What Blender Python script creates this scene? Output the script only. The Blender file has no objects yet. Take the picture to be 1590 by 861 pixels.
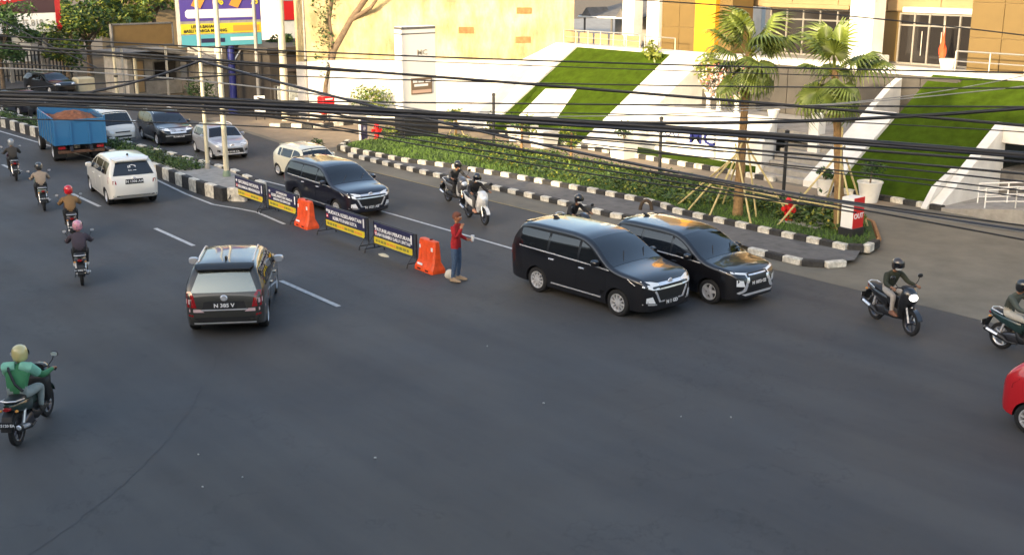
import bpy, bmesh, math, random
import numpy as np
from mathutils import Vector, Matrix, Euler
from mathutils.bvhtree import BVHTree
R = math.radians
random.seed(11)
scn = bpy.context.scene
col = scn.collection
# world axes: +x along the road (far carriageway's travel), +y across the road, camera above the origin
# ---------------------------------------------------------------- camera
CAM_H, TILT, YAW, FPX = 7.26, 15.2, 50.3, 1800.0
cd = bpy.data.cameras.new('camera'); cam = bpy.data.objects.new('camera', cd); col.objects.link(cam)
cd.sensor_width = 36; cd.lens = 36 * FPX / 1590; cd.clip_end = 2000
cam.location = (0, 0, CAM_H); cam.rotation_euler = (R(90 - TILT), 0, R(YAW))
scn.camera = cam
# ---------------------------------------------------------------- sky and sun (early morning, low sun behind the camera's left shoulder)
SUN_EL = 14.0
sd = Vector((0.25, -0.97, 0)).normalized()          # horizontal direction towards the sun
w = bpy.data.worlds.new('World'); scn.world = w; w.use_nodes = True
nt = w.node_tree
sky = nt.nodes.new('ShaderNodeTexSky'); sky.sky_type = 'NISHITA'; sky.sun_disc = False
sky.sun_elevation = R(SUN_EL); sky.sun_rotation = math.atan2(sd.x, sd.y)
sky.air_density = 1.0; sky.dust_density = 4.0; sky.ozone_density = 0.6
nt.links.new(sky.outputs[0], nt.nodes['Background'].inputs[0])
nt.nodes['Background'].inputs[1].default_value = 0.15
sl = bpy.data.lights.new('sun', 'SUN'); sl.energy = 2.4; sl.angle = R(0.6); sl.color = (1.0, 0.80, 0.52)
so = bpy.data.objects.new('sun', sl); col.objects.link(so)
sv = Vector((sd.x * math.cos(R(SUN_EL)), sd.y * math.cos(R(SUN_EL)), math.sin(R(SUN_EL))))
so.rotation_euler = sv.to_track_quat('Z', 'Y').to_euler(); so.location = (0, -20, 40)
scn.view_settings.view_transform = 'Standard'; scn.view_settings.look = 'None'
scn.view_settings.gamma = 1; scn.view_settings.use_curve_mapping = False
scn.view_settings.exposure = 1.78
scn.render.engine = 'CYCLES'
# ---------------------------------------------------------------- materials
MATS = {}
def mat(name, c, rough=.6, metal=0., spec=.5, var=0., vs=3., bump=0., bs=40., coat=0., hue=None, emit=0.):
    if name in MATS: return MATS[name]
    m = bpy.data.materials.new(name); m.use_nodes = True; n = m.node_tree.nodes; l = m.node_tree.links
    b = n['Principled BSDF']; b.inputs['Base Color'].default_value = (*c, 1)
    b.inputs['Roughness'].default_value = rough; b.inputs['Metallic'].default_value = metal
    b.inputs['Specular IOR Level'].default_value = spec
    if coat: b.inputs['Coat Weight'].default_value = coat; b.inputs['Coat Roughness'].default_value = .04
    if emit: b.inputs['Emission Color'].default_value = (*c, 1); b.inputs['Emission Strength'].default_value = emit
    if var or bump: tc = n.new('ShaderNodeTexCoord')
    if var:
        t = n.new('ShaderNodeTexNoise'); t.inputs['Scale'].default_value = vs; t.inputs['Detail'].default_value = 7
        t.inputs['Roughness'].default_value = .62
        l.new(tc.outputs['Object'], t.inputs['Vector'])
        r = n.new('ShaderNodeValToRGB'); h = hue or c
        r.color_ramp.elements[0].position = .3; r.color_ramp.elements[1].position = .72
        r.color_ramp.elements[0].color = tuple(max(0, x * (1 - var)) for x in h) + (1,)
        r.color_ramp.elements[1].color = tuple(min(1, x * (1 + var)) for x in c) + (1,)
        l.new(t.outputs['Fac'], r.inputs[0]); l.new(r.outputs[0], b.inputs['Base Color'])
    if bump:
        t = n.new('ShaderNodeTexNoise'); t.inputs['Scale'].default_value = bs; t.inputs['Detail'].default_value = 5
        l.new(tc.outputs['Object'], t.inputs['Vector'])
        u = n.new('ShaderNodeBump'); u.inputs['Strength'].default_value = bump; u.inputs['Distance'].default_value = .02
        l.new(t.outputs['Fac'], u.inputs['Height']); l.new(u.outputs[0], b.inputs['Normal'])
    MATS[name] = m; return m

def asphalt_mat():
    m = bpy.data.materials.new('asphalt'); m.use_nodes = True; n = m.node_tree.nodes; l = m.node_tree.links
    b = n['Principled BSDF']; tc = n.new('ShaderNodeTexCoord')
    def noise(scale, detail, rough=.55, vec=None):
        t = n.new('ShaderNodeTexNoise'); t.inputs['Scale'].default_value = scale; t.inputs['Detail'].default_value = detail
        t.inputs['Roughness'].default_value = rough; l.new(vec or tc.outputs['Object'], t.inputs['Vector']); return t.outputs['Fac']
    def ramp(f, p0, c0, p1, c1):
        r = n.new('ShaderNodeValToRGB'); e = r.color_ramp.elements
        e[0].position = p0; e[0].color = (*c0, 1); e[1].position = p1; e[1].color = (*c1, 1); l.new(f, r.inputs[0]); return r.outputs[0]
    def mul(a, c, k=1.):
        x = n.new('ShaderNodeMix'); x.data_type = 'RGBA'; x.blend_type = 'MULTIPLY'; x.inputs[0].default_value = k
        l.new(a, x.inputs[6]); l.new(c, x.inputs[7]); return x.outputs[2]
    mp = n.new('ShaderNodeMapping'); mp.inputs['Scale'].default_value = (.05, .42, 1); l.new(tc.outputs['Object'], mp.inputs[0])
    base = ramp(noise(.22, 6), .3, (.074, .077, .083), .7, (.096, .088, .080))
    streak = ramp(noise(1.6, 5, .6, mp.outputs[0]), .36, (.76, .76, .78), .62, (1.02, 1.02, 1.02))
    grain = ramp(noise(95, 3, .7), .32, (.55, .55, .55), .66, (1.28, 1.28, 1.28))
    spots = ramp(noise(2.1, 8, .72), .30, (.78, .78, .79), .44, (1, 1, 1))
    # long cracks: thin zero line of a warped noise
    w0 = noise(.16, 7, .62)
    ab = n.new('ShaderNodeMath'); ab.operation = 'SUBTRACT'; ab.inputs[1].default_value = .47; l.new(w0, ab.inputs[0])
    a2 = n.new('ShaderNodeMath'); a2.operation = 'ABSOLUTE'; l.new(ab.outputs[0], a2.inputs[0])
    crack = ramp(a2.outputs[0], .0, (.80, .80, .80), .0012, (1, 1, 1))
    o = mul(mul(mul(mul(base, streak), grain, .8), spots, .6), crack)
    l.new(o, b.inputs['Base Color']); b.inputs['Roughness'].default_value = .72; b.inputs['Specular IOR Level'].default_value = .38
    rr = n.new('ShaderNodeMapRange'); rr.inputs[3].default_value = .55; rr.inputs[4].default_value = .85
    l.new(noise(.5, 5), rr.inputs[0]); l.new(rr.outputs[0], b.inputs['Roughness'])
    u = n.new('ShaderNodeBump'); u.inputs['Strength'].default_value = .5; u.inputs['Distance'].default_value = .012
    l.new(noise(130, 3, .7), u.inputs['Height']); l.new(u.outputs[0], b.inputs['Normal'])
    return m
M = {}
M['asphalt'] = asphalt_mat()
M['paving'] = mat('paving', (.175, .155, .118), .8, var=.22, vs=.9, bump=.4, bs=60)
M['tanpave'] = mat('tan_paving', (.27, .21, .145), .85, var=.2, vs=1.5, bump=.4, bs=50)
M['earth'] = mat('earth', (.15, .115, .075), .9, var=.3, vs=2, bump=.5, bs=30)
M['roadpaint'] = mat('worn_road_paint', (.50, .50, .49), .7, var=.28, vs=9)
M['yellowline'] = mat('worn_yellow_paint', (.32, .25, .12), .8, var=.35, vs=7)
M['kerbwhite'] = mat('kerb_white', (.66, .63, .55), .75, var=.34, vs=7, bump=.4, bs=20, hue=(.50, .46, .38))
M['kerbblack'] = mat('kerb_black', (.034, .033, .032), .75, var=.6, vs=7, bump=.4, bs=20)
M['concrete'] = mat('concrete', (.30, .285, .26), .85, var=.25, vs=3, bump=.4)
M['dkconcrete'] = mat('dark_concrete', (.13, .125, .12), .85, var=.3, vs=3, bump=.4)
M['turf'] = mat('turf', (.056, .096, .008), .95, spec=.03, var=.18, vs=2.5, bump=.9, bs=160, hue=(.044, .072, .007))
M['soil'] = mat('soil_grass', (.045, .08, .016), .95, var=.4, vs=6, bump=.7, bs=60)
M['wwall'] = mat('white_wall', (.74, .72, .67), .8, var=.13, vs=1.6, bump=.15)
M['white'] = mat('white_plastic', (.78, .77, .74), .5)
M['beige'] = mat('beige_panel', (.145, .095, .030), .5, var=.12, vs=1.1)
M['beigelt'] = mat('beige_light', (.30, .215, .115), .6, var=.08, vs=1.)
M['yellow'] = mat('yellow_paint', (.60, .29, .010), .55, var=.1, vs=1.)
M['greywall'] = mat('grey_stone_wall', (.062, .056, .048), .7, var=.25, vs=1.6, bump=.2, bs=12)
M['glass'] = mat('dark_window_glass', (.022, .020, .020), .07, spec=.6)
M['glasslt'] = mat('shop_glass', (.06, .05, .045), .08, spec=.6)
M['steel'] = mat('brushed_steel', (.55, .52, .47), .35, metal=.8)
M['darksteel'] = mat('dark_painted_steel', (.022, .022, .024), .45)
M['cream'] = mat('cream_pole_paint', (.58, .53, .38), .6, var=.15, vs=2.)
M['blue'] = mat('deep_blue_paint', (.018, .024, .15), .4)
M['red'] = mat('red_paint', (.62, .014, .014), .4)
M['brick'] = mat('brown_vent_brick', (.34, .16, .06), .8, var=.3, vs=6)
M['bark'] = mat('bark', (.16, .115, .075), .9, var=.35, vs=6, bump=.8, bs=25)
M['palmbark'] = mat('palm_bark', (.26, .16, .07), .9, var=.35, vs=9, bump=.8, bs=18)
M['bamboo'] = mat('bamboo', (.52, .42, .19), .6, var=.25, vs=5)
M['leafA'] = mat('leaf_green', (.055, .115, .018), .6, var=.5, vs=1.4)
M['leafB'] = mat('leaf_yellow_green', (.19, .22, .025), .6, var=.45, vs=1.4)
M['leafD'] = mat('leaf_dark', (.026, .060, .014), .65, var=.5, vs=1.8)
M['palmleaf'] = mat('palm_leaf', (.16, .20, .032), .45, var=.4, vs=2.5, hue=(.08, .125, .022))
M['grassblade'] = mat('grass_blade', (.085, .15, .022), .7, var=.5, vs=1.0, hue=(.05, .11, .018))
M['groundleaf'] = mat('ground_cover_leaf', (.056, .105, .018), .6, var=.55, vs=1.3)
M['yelflower'] = mat('yellow_leaf', (.42, .34, .03), .6)
M['cable'] = mat('black_cable', (.018, .018, .020), .55)
M['cableg'] = mat('grey_cable', (.30, .29, .27), .5)
M['cableb'] = mat('bluish_cable', (.030, .034, .045), .45)
M['orange'] = mat('orange_plastic', (.80, .085, .012), .5, var=.22, vs=5, bump=.15, bs=9)
M['navy'] = mat('navy_print', (.022, .024, .075), .5)
M['yprint'] = mat('yellow_print', (.70, .56, .03), .5)
M['wprint'] = mat('white_print', (.80, .80, .80), .5)
M['orprint'] = mat('orange_print', (.72, .30, .05), .5)
M['olive'] = mat('olive_print', (.25, .24, .05), .6)
M['scrap'] = mat('grey_scrap', (.42, .42, .40), .8)
M['seam'] = mat('road_seam_tar', (.064, .064, .066), .8, var=.3, vs=3)
M['tyre'] = mat('tyre_rubber', (.014, .014, .015), .8)
M['rim'] = mat('alloy', (.70, .70, .71), .3, metal=.45)
M['rimdk'] = mat('dark_alloy', (.10, .10, .11), .35, metal=.8)
M['chrome'] = mat('chrome', (.86, .86, .88), .2, metal=.6)
M['carglass'] = mat('car_glass', (.006, .007, .009), .03, spec=1.)
M['filmglass'] = mat('sky_glare_glass', (.42, .43, .36), .10, metal=.75)  # pale metallic colour stands in for bright sky mirrored in the rear window
M['trim'] = mat('black_trim', (.014, .014, .015), .5)
M['lamp'] = mat('headlamp_lens', (.84, .86, .88), .08, spec=.8, coat=1.)
M['tail'] = mat('tail_lamp_lens', (.30, .010, .012), .12, coat=1.)
M['tailw'] = mat('pale_lamp_lens', (.65, .45, .45), .12, coat=1.)
M['plate'] = mat('plate_black', (.02, .02, .022), .5)
M['skin'] = mat('skin', (.27, .135, .075), .55)
M['hair'] = mat('hair', (.012, .010, .009), .6)
def paint(name, c, rough=.28, metal=0.): return mat(name, c, rough, metal=metal, coat=1.)
PT = dict(black=paint('black_car_paint', (.006, .006, .008)), navy=paint('navy_car_paint', (.010, .011, .020)),
          white=paint('white_car_paint', (.76, .74, .68)), ivory=paint('ivory_car_paint', (.70, .68, .56)),
          grey=paint('grey_green_car_paint', (.052, .050, .043), metal=.3), silver=paint('silver_car_paint', (.42, .43, .46), metal=.3),
          red=paint('red_car_paint', (.52, .010, .016)), blue=paint('truck_blue', (.025, .16, .36), .45))
# ---------------------------------------------------------------- mesh helpers
class MB:
    def __init__(s): s.v = []; s.f = []; s.m = []
    def add(s, vs, fs, mi=0):
        o = len(s.v); s.v += [tuple(v) for v in vs]; s.f += [tuple(i + o for i in f) for f in fs]; s.m += [mi] * len(fs); return s
    def box(s, x0, x1, y0, y1, z0, z1, mi=0):
        return s.add([(x0, y0, z0), (x1, y0, z0), (x1, y1, z0), (x0, y1, z0), (x0, y0, z1), (x1, y0, z1), (x1, y1, z1), (x0, y1, z1)],
                     [(3, 2, 1, 0), (4, 5, 6, 7), (0, 1, 5, 4), (1, 2, 6, 5), (2, 3, 7, 6), (3, 0, 4, 7)], mi)
    def cbox(s, x0, x1, y0, y1, z0, z1, c=.02, mi=0):     # box with chamfered edges (stack of insets)
        def ring(i, z): return [(x0 + i, y0 + i * 0, z), (x1 - i, y0, z)]
        prof = [(c, z0), (0, z0 + c), (0, z1 - c), (c, z1)]; vs = []
        for i, z in prof:
            k = c
            vs += [(x0 + k + i * .7, y0 + i, z), (x1 - k - i * .7, y0 + i, z), (x1 - i, y0 + k + i * .7, z), (x1 - i, y1 - k - i * .7, z),
                   (x1 - k - i * .7, y1 - i, z), (x0 + k + i * .7, y1 - i, z), (x0 + i, y1 - k - i * .7, z), (x0 + i, y0 + k + i * .7, z)]
        fs = [tuple(range(7, -1, -1)), tuple(range(24, 32))]
        for a in range(3):
            for b in range(8):
                c2 = (b + 1) % 8; fs.append((a * 8 + b, a * 8 + c2, a * 8 + 8 + c2, a * 8 + 8 + b))
        return s.add(vs, fs, mi)
    def prism(s, poly, a0, a1, axis='z', mi=0):
        n = len(poly)
        def P(u, v, t): return {'z': (u, v, t), 'y': (u, t, v), 'x': (t, u, v)}[axis]
        vs = [P(u, v, a0) for u, v in poly] + [P(u, v, a1) for u, v in poly]
        return s.add(vs, [tuple(range(n - 1, -1, -1)), tuple(range(n, 2 * n))] + [(i, (i + 1) % n, n + (i + 1) % n, n + i) for i in range(n)], mi)
    def rings(s, rs, caps=True, mi=0, closed=True):
        n = len(rs[0]); vs = [p for r in rs for p in r]; fs = []
        for a in range(len(rs) - 1):
            for b in range(n if closed else n - 1):
                c = (b + 1) % n; fs.append((a * n + b, a * n + c, a * n + n + c, a * n + n + b))
        if caps: fs += [tuple(range(n - 1, -1, -1)), tuple(range((len(rs) - 1) * n, len(rs) * n))]
        return s.add(vs, fs, mi)
    def tube(s, pts, rad, n=8, caps=True, mi=0):
        pts = [Vector(p) for p in pts]; k = len(pts)
        if not hasattr(rad, '__len__'): rad = [rad] * k
        rs = []; ref = Vector((0, 0, 1)); prev = None
        for i, p in enumerate(pts):
            t = (pts[min(i + 1, k - 1)] - pts[max(i - 1, 0)])
            if t.length < 1e-9: t = Vector((0, 0, 1))
            t.normalize()
            if prev is None:
                u = t.cross(ref if abs(t.z) < .95 else Vector((1, 0, 0)))
            else: u = prev - t * prev.dot(t)
            if u.length < 1e-6: u = t.cross(Vector((0, 1, 0)))
            u.normalize(); prev = u; v = t.cross(u)
            rs.append([p + (u * math.cos(2 * math.pi * j / n) + v * math.sin(2 * math.pi * j / n)) * rad[i] for j in range(n)])
        return s.rings(rs, caps, mi)
    def lathe(s, prof, n=16, o=(0, 0, 0), axis='z', mi=0, caps=True):
        rs = []
        for r, z in prof:
            ring = []
            for j in range(n):
                a = 2 * math.pi * j / n; c, q = r * math.cos(a), r * math.sin(a)
                ring.append({'z': (o[0] + c, o[1] + q, o[2] + z), 'y': (o[0] + q, o[1] + z, o[2] + c), 'x': (o[0] + z, o[1] + c, o[2] + q)}[axis])
            rs.append(ring)
        return s.rings(rs, caps, mi)
    def loftx(s, secs, n=14, mi=0, y0=0.):         # (x, half width, centre z, half height, exponent)
        rs = []
        for x, hw, zc, hh, e in secs:
            ring = []
            for j in range(n):
                a = 2 * math.pi * (j + .5) / n; c, q = math.cos(a), math.sin(a)
                ring.append((x, y0 + hw * math.copysign(abs(c) ** (2 / e), c), zc + hh * math.copysign(abs(q) ** (2 / e), q)))
            rs.append(ring)
        return s.rings(rs, True, mi)
    def ell(s, o, r, nu=12, nv=8, mi=0):
        rs = []
        for i in range(nv + 1):
            t = -math.pi / 2 + math.pi * (i + .02) / (nv + .04)
            rs.append([(o[0] + r[0] * math.cos(t) * math.cos(2 * math.pi * j / nu), o[1] + r[1] * math.cos(t) * math.sin(2 * math.pi * j / nu), o[2] + r[2] * math.sin(t)) for j in range(nu)])
        return s.rings(rs, True, mi)
    def mesh(s, name, smooth=None):
        me = bpy.data.meshes.new(name); me.from_pydata(s.v, [], s.f)
        if any(s.m): me.polygons.foreach_set('material_index', s.m)
        fix_normals(me)
        if smooth: shade(me, smooth)
        return me
def fix_normals(me):
    bm = bmesh.new(); bm.from_mesh(me); bmesh.ops.recalc_face_normals(bm, faces=bm.faces); bm.to_mesh(me); bm.free()
def shade(me, ang=40):
    me.polygons.foreach_set('use_smooth', [True] * len(me.polygons)); me.set_sharp_from_angle(angle=R(ang))
def put(name, me, m, parent=None, loc=None, rz=None):
    o = bpy.data.objects.new(name, me); col.objects.link(o)
    if m is not None and not me.materials:
        for q in (m if isinstance(m, (list, tuple)) else [m]): me.materials.append(q)
    if parent: o.parent = parent
    if loc is not None: o.location = loc
    if rz is not None: o.rotation_euler.z = rz
    return o
def B(name, mb, m, parent=None, smooth=None, loc=None, rz=None): return put(name, mb.mesh(name, smooth), m, parent, loc, rz)
def tag(o, label, cat, group=None, kind=None):
    if label: o['label'] = label
    if cat: o['category'] = cat
    if group: o['group'] = group
    if kind: o['kind'] = kind
    return o
def thing(name, label, cat, loc=(0, 0, 0), rz=0, group=None):
    o = bpy.data.objects.new(name, None); col.objects.link(o); o.location = loc; o.rotation_euler.z = rz; o.empty_display_size = .2
    return tag(o, label, cat, group)
def struct(name, mb, m, label=None, smooth=None): return tag(B(name, mb, m, None, smooth), label, None, kind='structure')
def sheet(x0, x1, y0, y1, z, n=1):
    return MB().add([(x0, y0, z), (x1, y0, z), (x1, y1, z), (x0, y1, z)], [(0, 1, 2, 3)])
def polysheet(poly, z): return MB().add([(x, y, z) for x, y in poly], [tuple(range(len(poly)))])
def text_mesh(txt, size, name='lettering', align='CENTER', extrude=0.004, xscale=1.):
    c = bpy.data.curves.new(name, 'FONT'); c.body = txt; c.size = size; c.align_x = align; c.align_y = 'CENTER'; c.extrude = extrude; c.resolution_u = 2
    c.offset = size * .022
    o = bpy.data.objects.new('tmp_text', c); col.objects.link(o)
    dg = bpy.context.evaluated_depsgraph_get(); me = bpy.data.meshes.new_from_object(o.evaluated_get(dg)); me.name = name
    bpy.data.objects.remove(o); bpy.data.curves.remove(c)
    if xscale != 1: me.transform(Matrix.Diagonal((xscale, 1, 1, 1)))
    return me
def text(txt, size, m, parent, loc, rot, xscale=1., name='lettering'):
    o = put(name, text_mesh(txt, size, name, xscale=xscale), m, parent); o.location = loc; o.rotation_euler = rot; return o
# pixel of the 1590x861 photograph at a chosen depth -> a point of the place (for placing spans measured in it)
_cf = Vector((-math.sin(R(YAW)) * math.cos(R(TILT)), math.cos(R(YAW)) * math.cos(R(TILT)), -math.sin(R(TILT))))
_rt = Vector((math.cos(R(YAW)), math.sin(R(YAW)), 0)); _up = _rt.cross(_cf)
def at(x, y, depth): return Vector((0, 0, CAM_H)) + (_cf + _rt * (x - 795) / FPX - _up * (y - 430.5) / FPX) * depth
# ================================================================ SETTING
struct('ground', sheet(-700, 500, -500, 700, -.03), M['earth'], 'bare ground around the road')
struct('road', polysheet([(-160, -40), (60, -40), (60, 22.6), (-17, 22.6), (-17, 23.6), (-60, 23.6), (-160, 22)], 0), M['asphalt'], 'wide grey asphalt road and junction')
struct('plaza', polysheet([(-37.4, 22.46), (40, 22.46), (40, 32.3), (-44, 32.3), (-52.5, 27), (-52.5, 24.2), (-43, 23.2)], .004), M['paving'], 'grey brown paving of the forecourt and gutter strip')
struct('service_lane', polysheet([(-52.4, 24.4), (-43, 23.5), (-40.5, 23.6), (-41.4, 29.45), (-19.5, 29.45), (-19.5, 31.9), (-42, 31.9), (-47, 29.5), (-52.4, 27)], .008), M['tanpave'], 'tan paved lane below the white wall')
def line(name, pts, wd, m, z=.010):
    vs = []; fs = []
    for i, (x, y) in enumerate(pts):
        a = Vector(pts[max(i - 1, 0)]); b = Vector(pts[min(i + 1, len(pts) - 1)]); t = (b - a).normalized(); nn = Vector((-t.y, t.x)) * wd / 2
        vs += [(x + nn.x, y + nn.y, z), (x - nn.x, y - nn.y, z)]
        if i: fs.append((2 * i - 2, 2 * i - 1, 2 * i + 1, 2 * i))
    return struct(name, MB().add(vs, fs), m)
for a, b in ((-51.9, -49.6), (-44.9, -42.6), (-37.65, -35.05), (-31.05, -28.4), (-23.8, -21.1)): line('lane_dash', [(a, 12.72 - a * .001 - .08), (b, 12.6)], .12, M['roadpaint'])
line('lane_line', [(-75, 15.2), (-60, 16.5), (-51, 17.25 + .85), (-44, 18.1 + .25), (-38.6, 18.4), (-33, 18.75), (-28.3, 18.9), (-22.9, 18.9), (-18.5, 18.8)], .10, M['roadpaint'])
line('lane_line', [(-60, 15.1), (-45, 15.75), (-38.7, 15.85), (-35.2, 15.5), (-33.1, 15.42), (-32.0, 15.75), (-31.2, 15.92), (-29.2, 15.75)], .10, M['roadpaint'])
line('lane_line', [(-58, 16.62), (-52, 16.1)], .12, M['roadpaint'])
line('gutter_line', [(-37.4, 22.44), (-30, 22.42), (-24, 22.4), (-17, 22.4)], .07, M['yellowline'])
_sp = [Vector(q) for q in ((-20.63, 9.71), (-18.93, 8.52), (-17.28, 7.33), (-16.2, 6.36), (-15.39, 5.48), (-14.78, 4.7), (-14.25, 3.92), (-13.4, 2.6))]; _q = []
for _a, _b in zip(_sp, _sp[1:]):
    for _k in range(7): _q.append(_a.lerp(_b, _k / 7) + Vector((random.gauss(0, .022), random.gauss(0, .022))))
for _i in range(0, len(_q) - 8, 9): line('road_crack', [tuple(v) for v in _q[_i:_i + random.choice((6, 8, 9, 10))]], random.choice((.010, .014, .018)), M['seam'], .004)
# ---- kerbs: every black or white stone its own piece
_km = {}
def kmesh(ln, wd, h, white):
    k = (ln, wd, h, white)
    if k not in _km:
        me = MB().cbox(-ln / 2 + .006, ln / 2 - .006, -wd / 2, wd / 2, 0, h, .022).mesh('kerb_stone'); me.materials.append(M['kerbwhite' if white else 'kerbblack']); _km[k] = me
    return _km[k]
def walk(pts, step):
    pts = [Vector(p) for p in pts]; out = []; d = 0; i = 0; need = step / 2
    seg = [(pts[k], pts[k + 1]) for k in range(len(pts) - 1)]
    for a, b in seg:
        L = (b - a).length; t = (b - a) / L
        while need <= L: out.append((a + t * need, math.atan2(t.y, t.x))); need += step
        need -= L
    return out
def kerb(label, pts, z0=0., h=.16, ln=.40, wd=.2, start=0):
    t = bpy.data.objects.new('kerb', None); col.objects.link(t); t['label'] = label; t['kind'] = 'structure'
    for i, (p, a) in enumerate(walk(pts, ln)):
        o = put('kerb_stone', kmesh(ln, wd, h, (i + start) % 2 == 0), None, t, (p.x, p.y, z0 - random.random() * .012)); o.rotation_euler.z = a + random.uniform(-.03, .03)
    return t
OUT1 = [(-38.3, 23.62), (-33.3, 23.6), (-28.5, 23.72), (-25.4, 23.75), (-23.9, 23.65), (-23.3, 23.8), (-22.95, 24.25), (-22.95, 24.7)]
OUT2 = [(-18.5, 23.35), (-16.8, 23.35), (-16.25, 23.7), (-16.0, 24.3)]
INN = [(-40.6, 25.0), (-39.6, 24.0), (-38.8, 23.95), (-35.2, 24.15), (-33.2, 24.72), (-30.2, 25.12), (-27.2, 25.36), (-24.5, 25.55), (-23.5, 25.45), (-22.6, 25.15), (-19.1, 25.10), (-16.9, 25.15), (-16.45, 25.5), (-16.6, 26.1)]
BACK = [(-40.6, 29.2), (-38, 29.4), (-28, 29.35), (-20.3, 29.35)]
kerb('black and white kerb on the road side of the grass island', OUT1)
kerb('short black and white kerb below the red OUT sign', OUT2, ln=.55, h=.17)
kerb('raised black and white kerb holding the grass island', INN, .06, .22)
kerb('black and white kerb on the service lane side of the island', BACK, 0, .16)
kerb('black and white kerb at the foot of the white building', [(-41.6, 31.6), (-39, 31.9), (-30.8, 31.95), (-24.6, 31.95)], 0, .18)
kerb('black and white kerb at the foot of the right turf bank', [(-22.6, 32.0), (-18.2, 32.0)], 0, .18, ln=.45)
kerb('white and black kerb at the edge of the dark shop forecourt', [(-47.6, 25.2), (-46.2, 26.6), (-46.0, 28.9)], 0, .2, ln=.5)
struct('island_pavement', polysheet([(-38.3, 23.66), (-28.5, 23.76), (-23.4, 23.8), (-23.0, 24.7), (-22.9, 25.15), (-24, 25.5), (-33, 24.8), (-36, 24.1)], .13), M['dkconcrete'], 'narrow grey walkway between the two kerbs')
struct('island_pavement', polysheet([(-22.9, 24.4), (-18.5, 23.4), (-16.8, 23.4), (-16.3, 23.8), (-16.05, 24.4), (-16.5, 25.3), (-22.9, 25.2)], .125), M['dkconcrete'], 'walkway at the right tip of the island')
isl = MB().prism([(-40.5, 25.1), (-39.5, 24.1), (-38.8, 24.05), (-35.2, 24.25), (-33.2, 24.82), (-30.2, 25.22), (-27.2, 25.46), (-24.5, 25.65), (-22.6, 25.25), (-19.1, 25.2), (-16.95, 25.25), (-16.55, 25.6), (-16.9, 26.6), (-18.2, 28.3), (-19.6, 29.25), (-28, 29.25), (-38, 29.3), (-40.6, 29.1)], -.02, .19)
struct('island_bed', isl, M['soil'], 'soil bed of the grass island')
struct('island_edging', MB().tube([(-16.55, 26.0, .1), (-17.0, 26.9, .1), (-18.3, 28.6, .08), (-19.7, 29.4, .08)], .07, 6), M['brick'], 'brown edging at the right end of the island')
# ---- median with low painted wall blocks
med = bpy.data.objects.new('median', None); col.objects.link(med); med['label'] = 'planted median edged with black and white blocks'; med['kind'] = 'structure'
for i, (p, a) in enumerate(walk([(-33.2, 17.15), (-33.05, 16.35), (-33.5, 15.95), (-35.2, 15.92), (-38.7, 16.15), (-46, 16.2), (-62, 15.75)], .62)):
    o = put('kerb_block', kmesh(.60, .2, .44, i % 2 == 1), None, med, (p.x, p.y, -.01)); o.rotation_euler.z = a
for i, (p, a) in enumerate(walk([(-33.4, 17.35), (-36.2, 17.75), (-38.5, 17.8), (-46, 17.4), (-62, 16.5)], .62)):
    o = put('kerb_block', kmesh(.60, .2, .44, i % 2 == 0), None, med, (p.x, p.y, -.01)); o.rotation_euler.z = a
B('soil_bed', MB().prism([(-33.3, 16.4), (-33.6, 16.05), (-38.7, 16.25), (-46, 16.3), (-62, 15.85), (-62, 16.4), (-46, 17.3), (-38.5, 17.7), (-36.2, 17.65), (-33.4, 17.25)], .0, .36), M['concrete'], med)
# ================================================================ PODIUM with turf banks
K = 3.4 / 5.4
def bz(p): return (p - 32.1) * K + .1
def slab(x0, x1, p0, p1, th=.25, lift=0., m=0):   # a slab lying on the bank's slope
    return MB().prism([(p0, bz(p0) + lift), (p1, bz(p1) + lift), (p1, bz(p1) - th), (p0, bz(p0) - th)], x0, x1, 'x', m)
pod = thing('podium', 'white raised podium with turf banks below the beige building', 'podium')
B('turf_bank', slab(-40.3, -34.3, 32.1, 37.5, .3), M['turf'], pod)['label'] = 'sunlit artificial turf bank left of the stairs'
B('turf_bank', slab(-22.1, -18.35, 32.1, 37.5, .3), M['turf'], pod)['label'] = 'shaded artificial turf bank right of the stairs'
B('turf_bank', slab(-18.35, -9, 35.5, 37.5, .3), M['turf'], pod)['label'] = 'narrow turf above the ramp opening'
B('white_panel', MB().add([(x, p, bz(p) + z) for z in (.03, -.05) for x, p in ((-39.45, 34.7), (-37.6, 34.9), (-37.0, 33.2), (-39.3, 32.9))], [(0, 1, 2, 3), (7, 6, 5, 4), (0, 4, 5, 1), (1, 5, 6, 2), (2, 6, 7, 3), (3, 7, 4, 0)]), M['wwall'], pod)
B('white_band', slab(-42.9, -40.3, 32.1, 37.45, .4, .10), M['wwall'], pod)
B('white_band', slab(-34.3, -32.4, 32.05, 37.5, .4, .12), M['wwall'], pod)
B('white_band', slab(-23.3, -22.1, 32.05, 35.4, .4, .14), M['wwall'], pod)
B('ledge', MB().cbox(-42.9, -32.4, 37.42, 38.4, 3.30, 3.56, .02), M['wwall'], pod)
B('ledge', MB().cbox(-32.4, -22.2, 37.42, 38.4, 3.36, 3.60, .02), M['wwall'], pod)
B('ledge', MB().cbox(-22.2, -8, 37.46, 38.4, 3.36, 3.62, .02), M['wwall'], pod)
B('floor_slab', MB().box(-60, -8, 38.4, 60, 3.2, 3.5), M['concrete'], pod)
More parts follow.
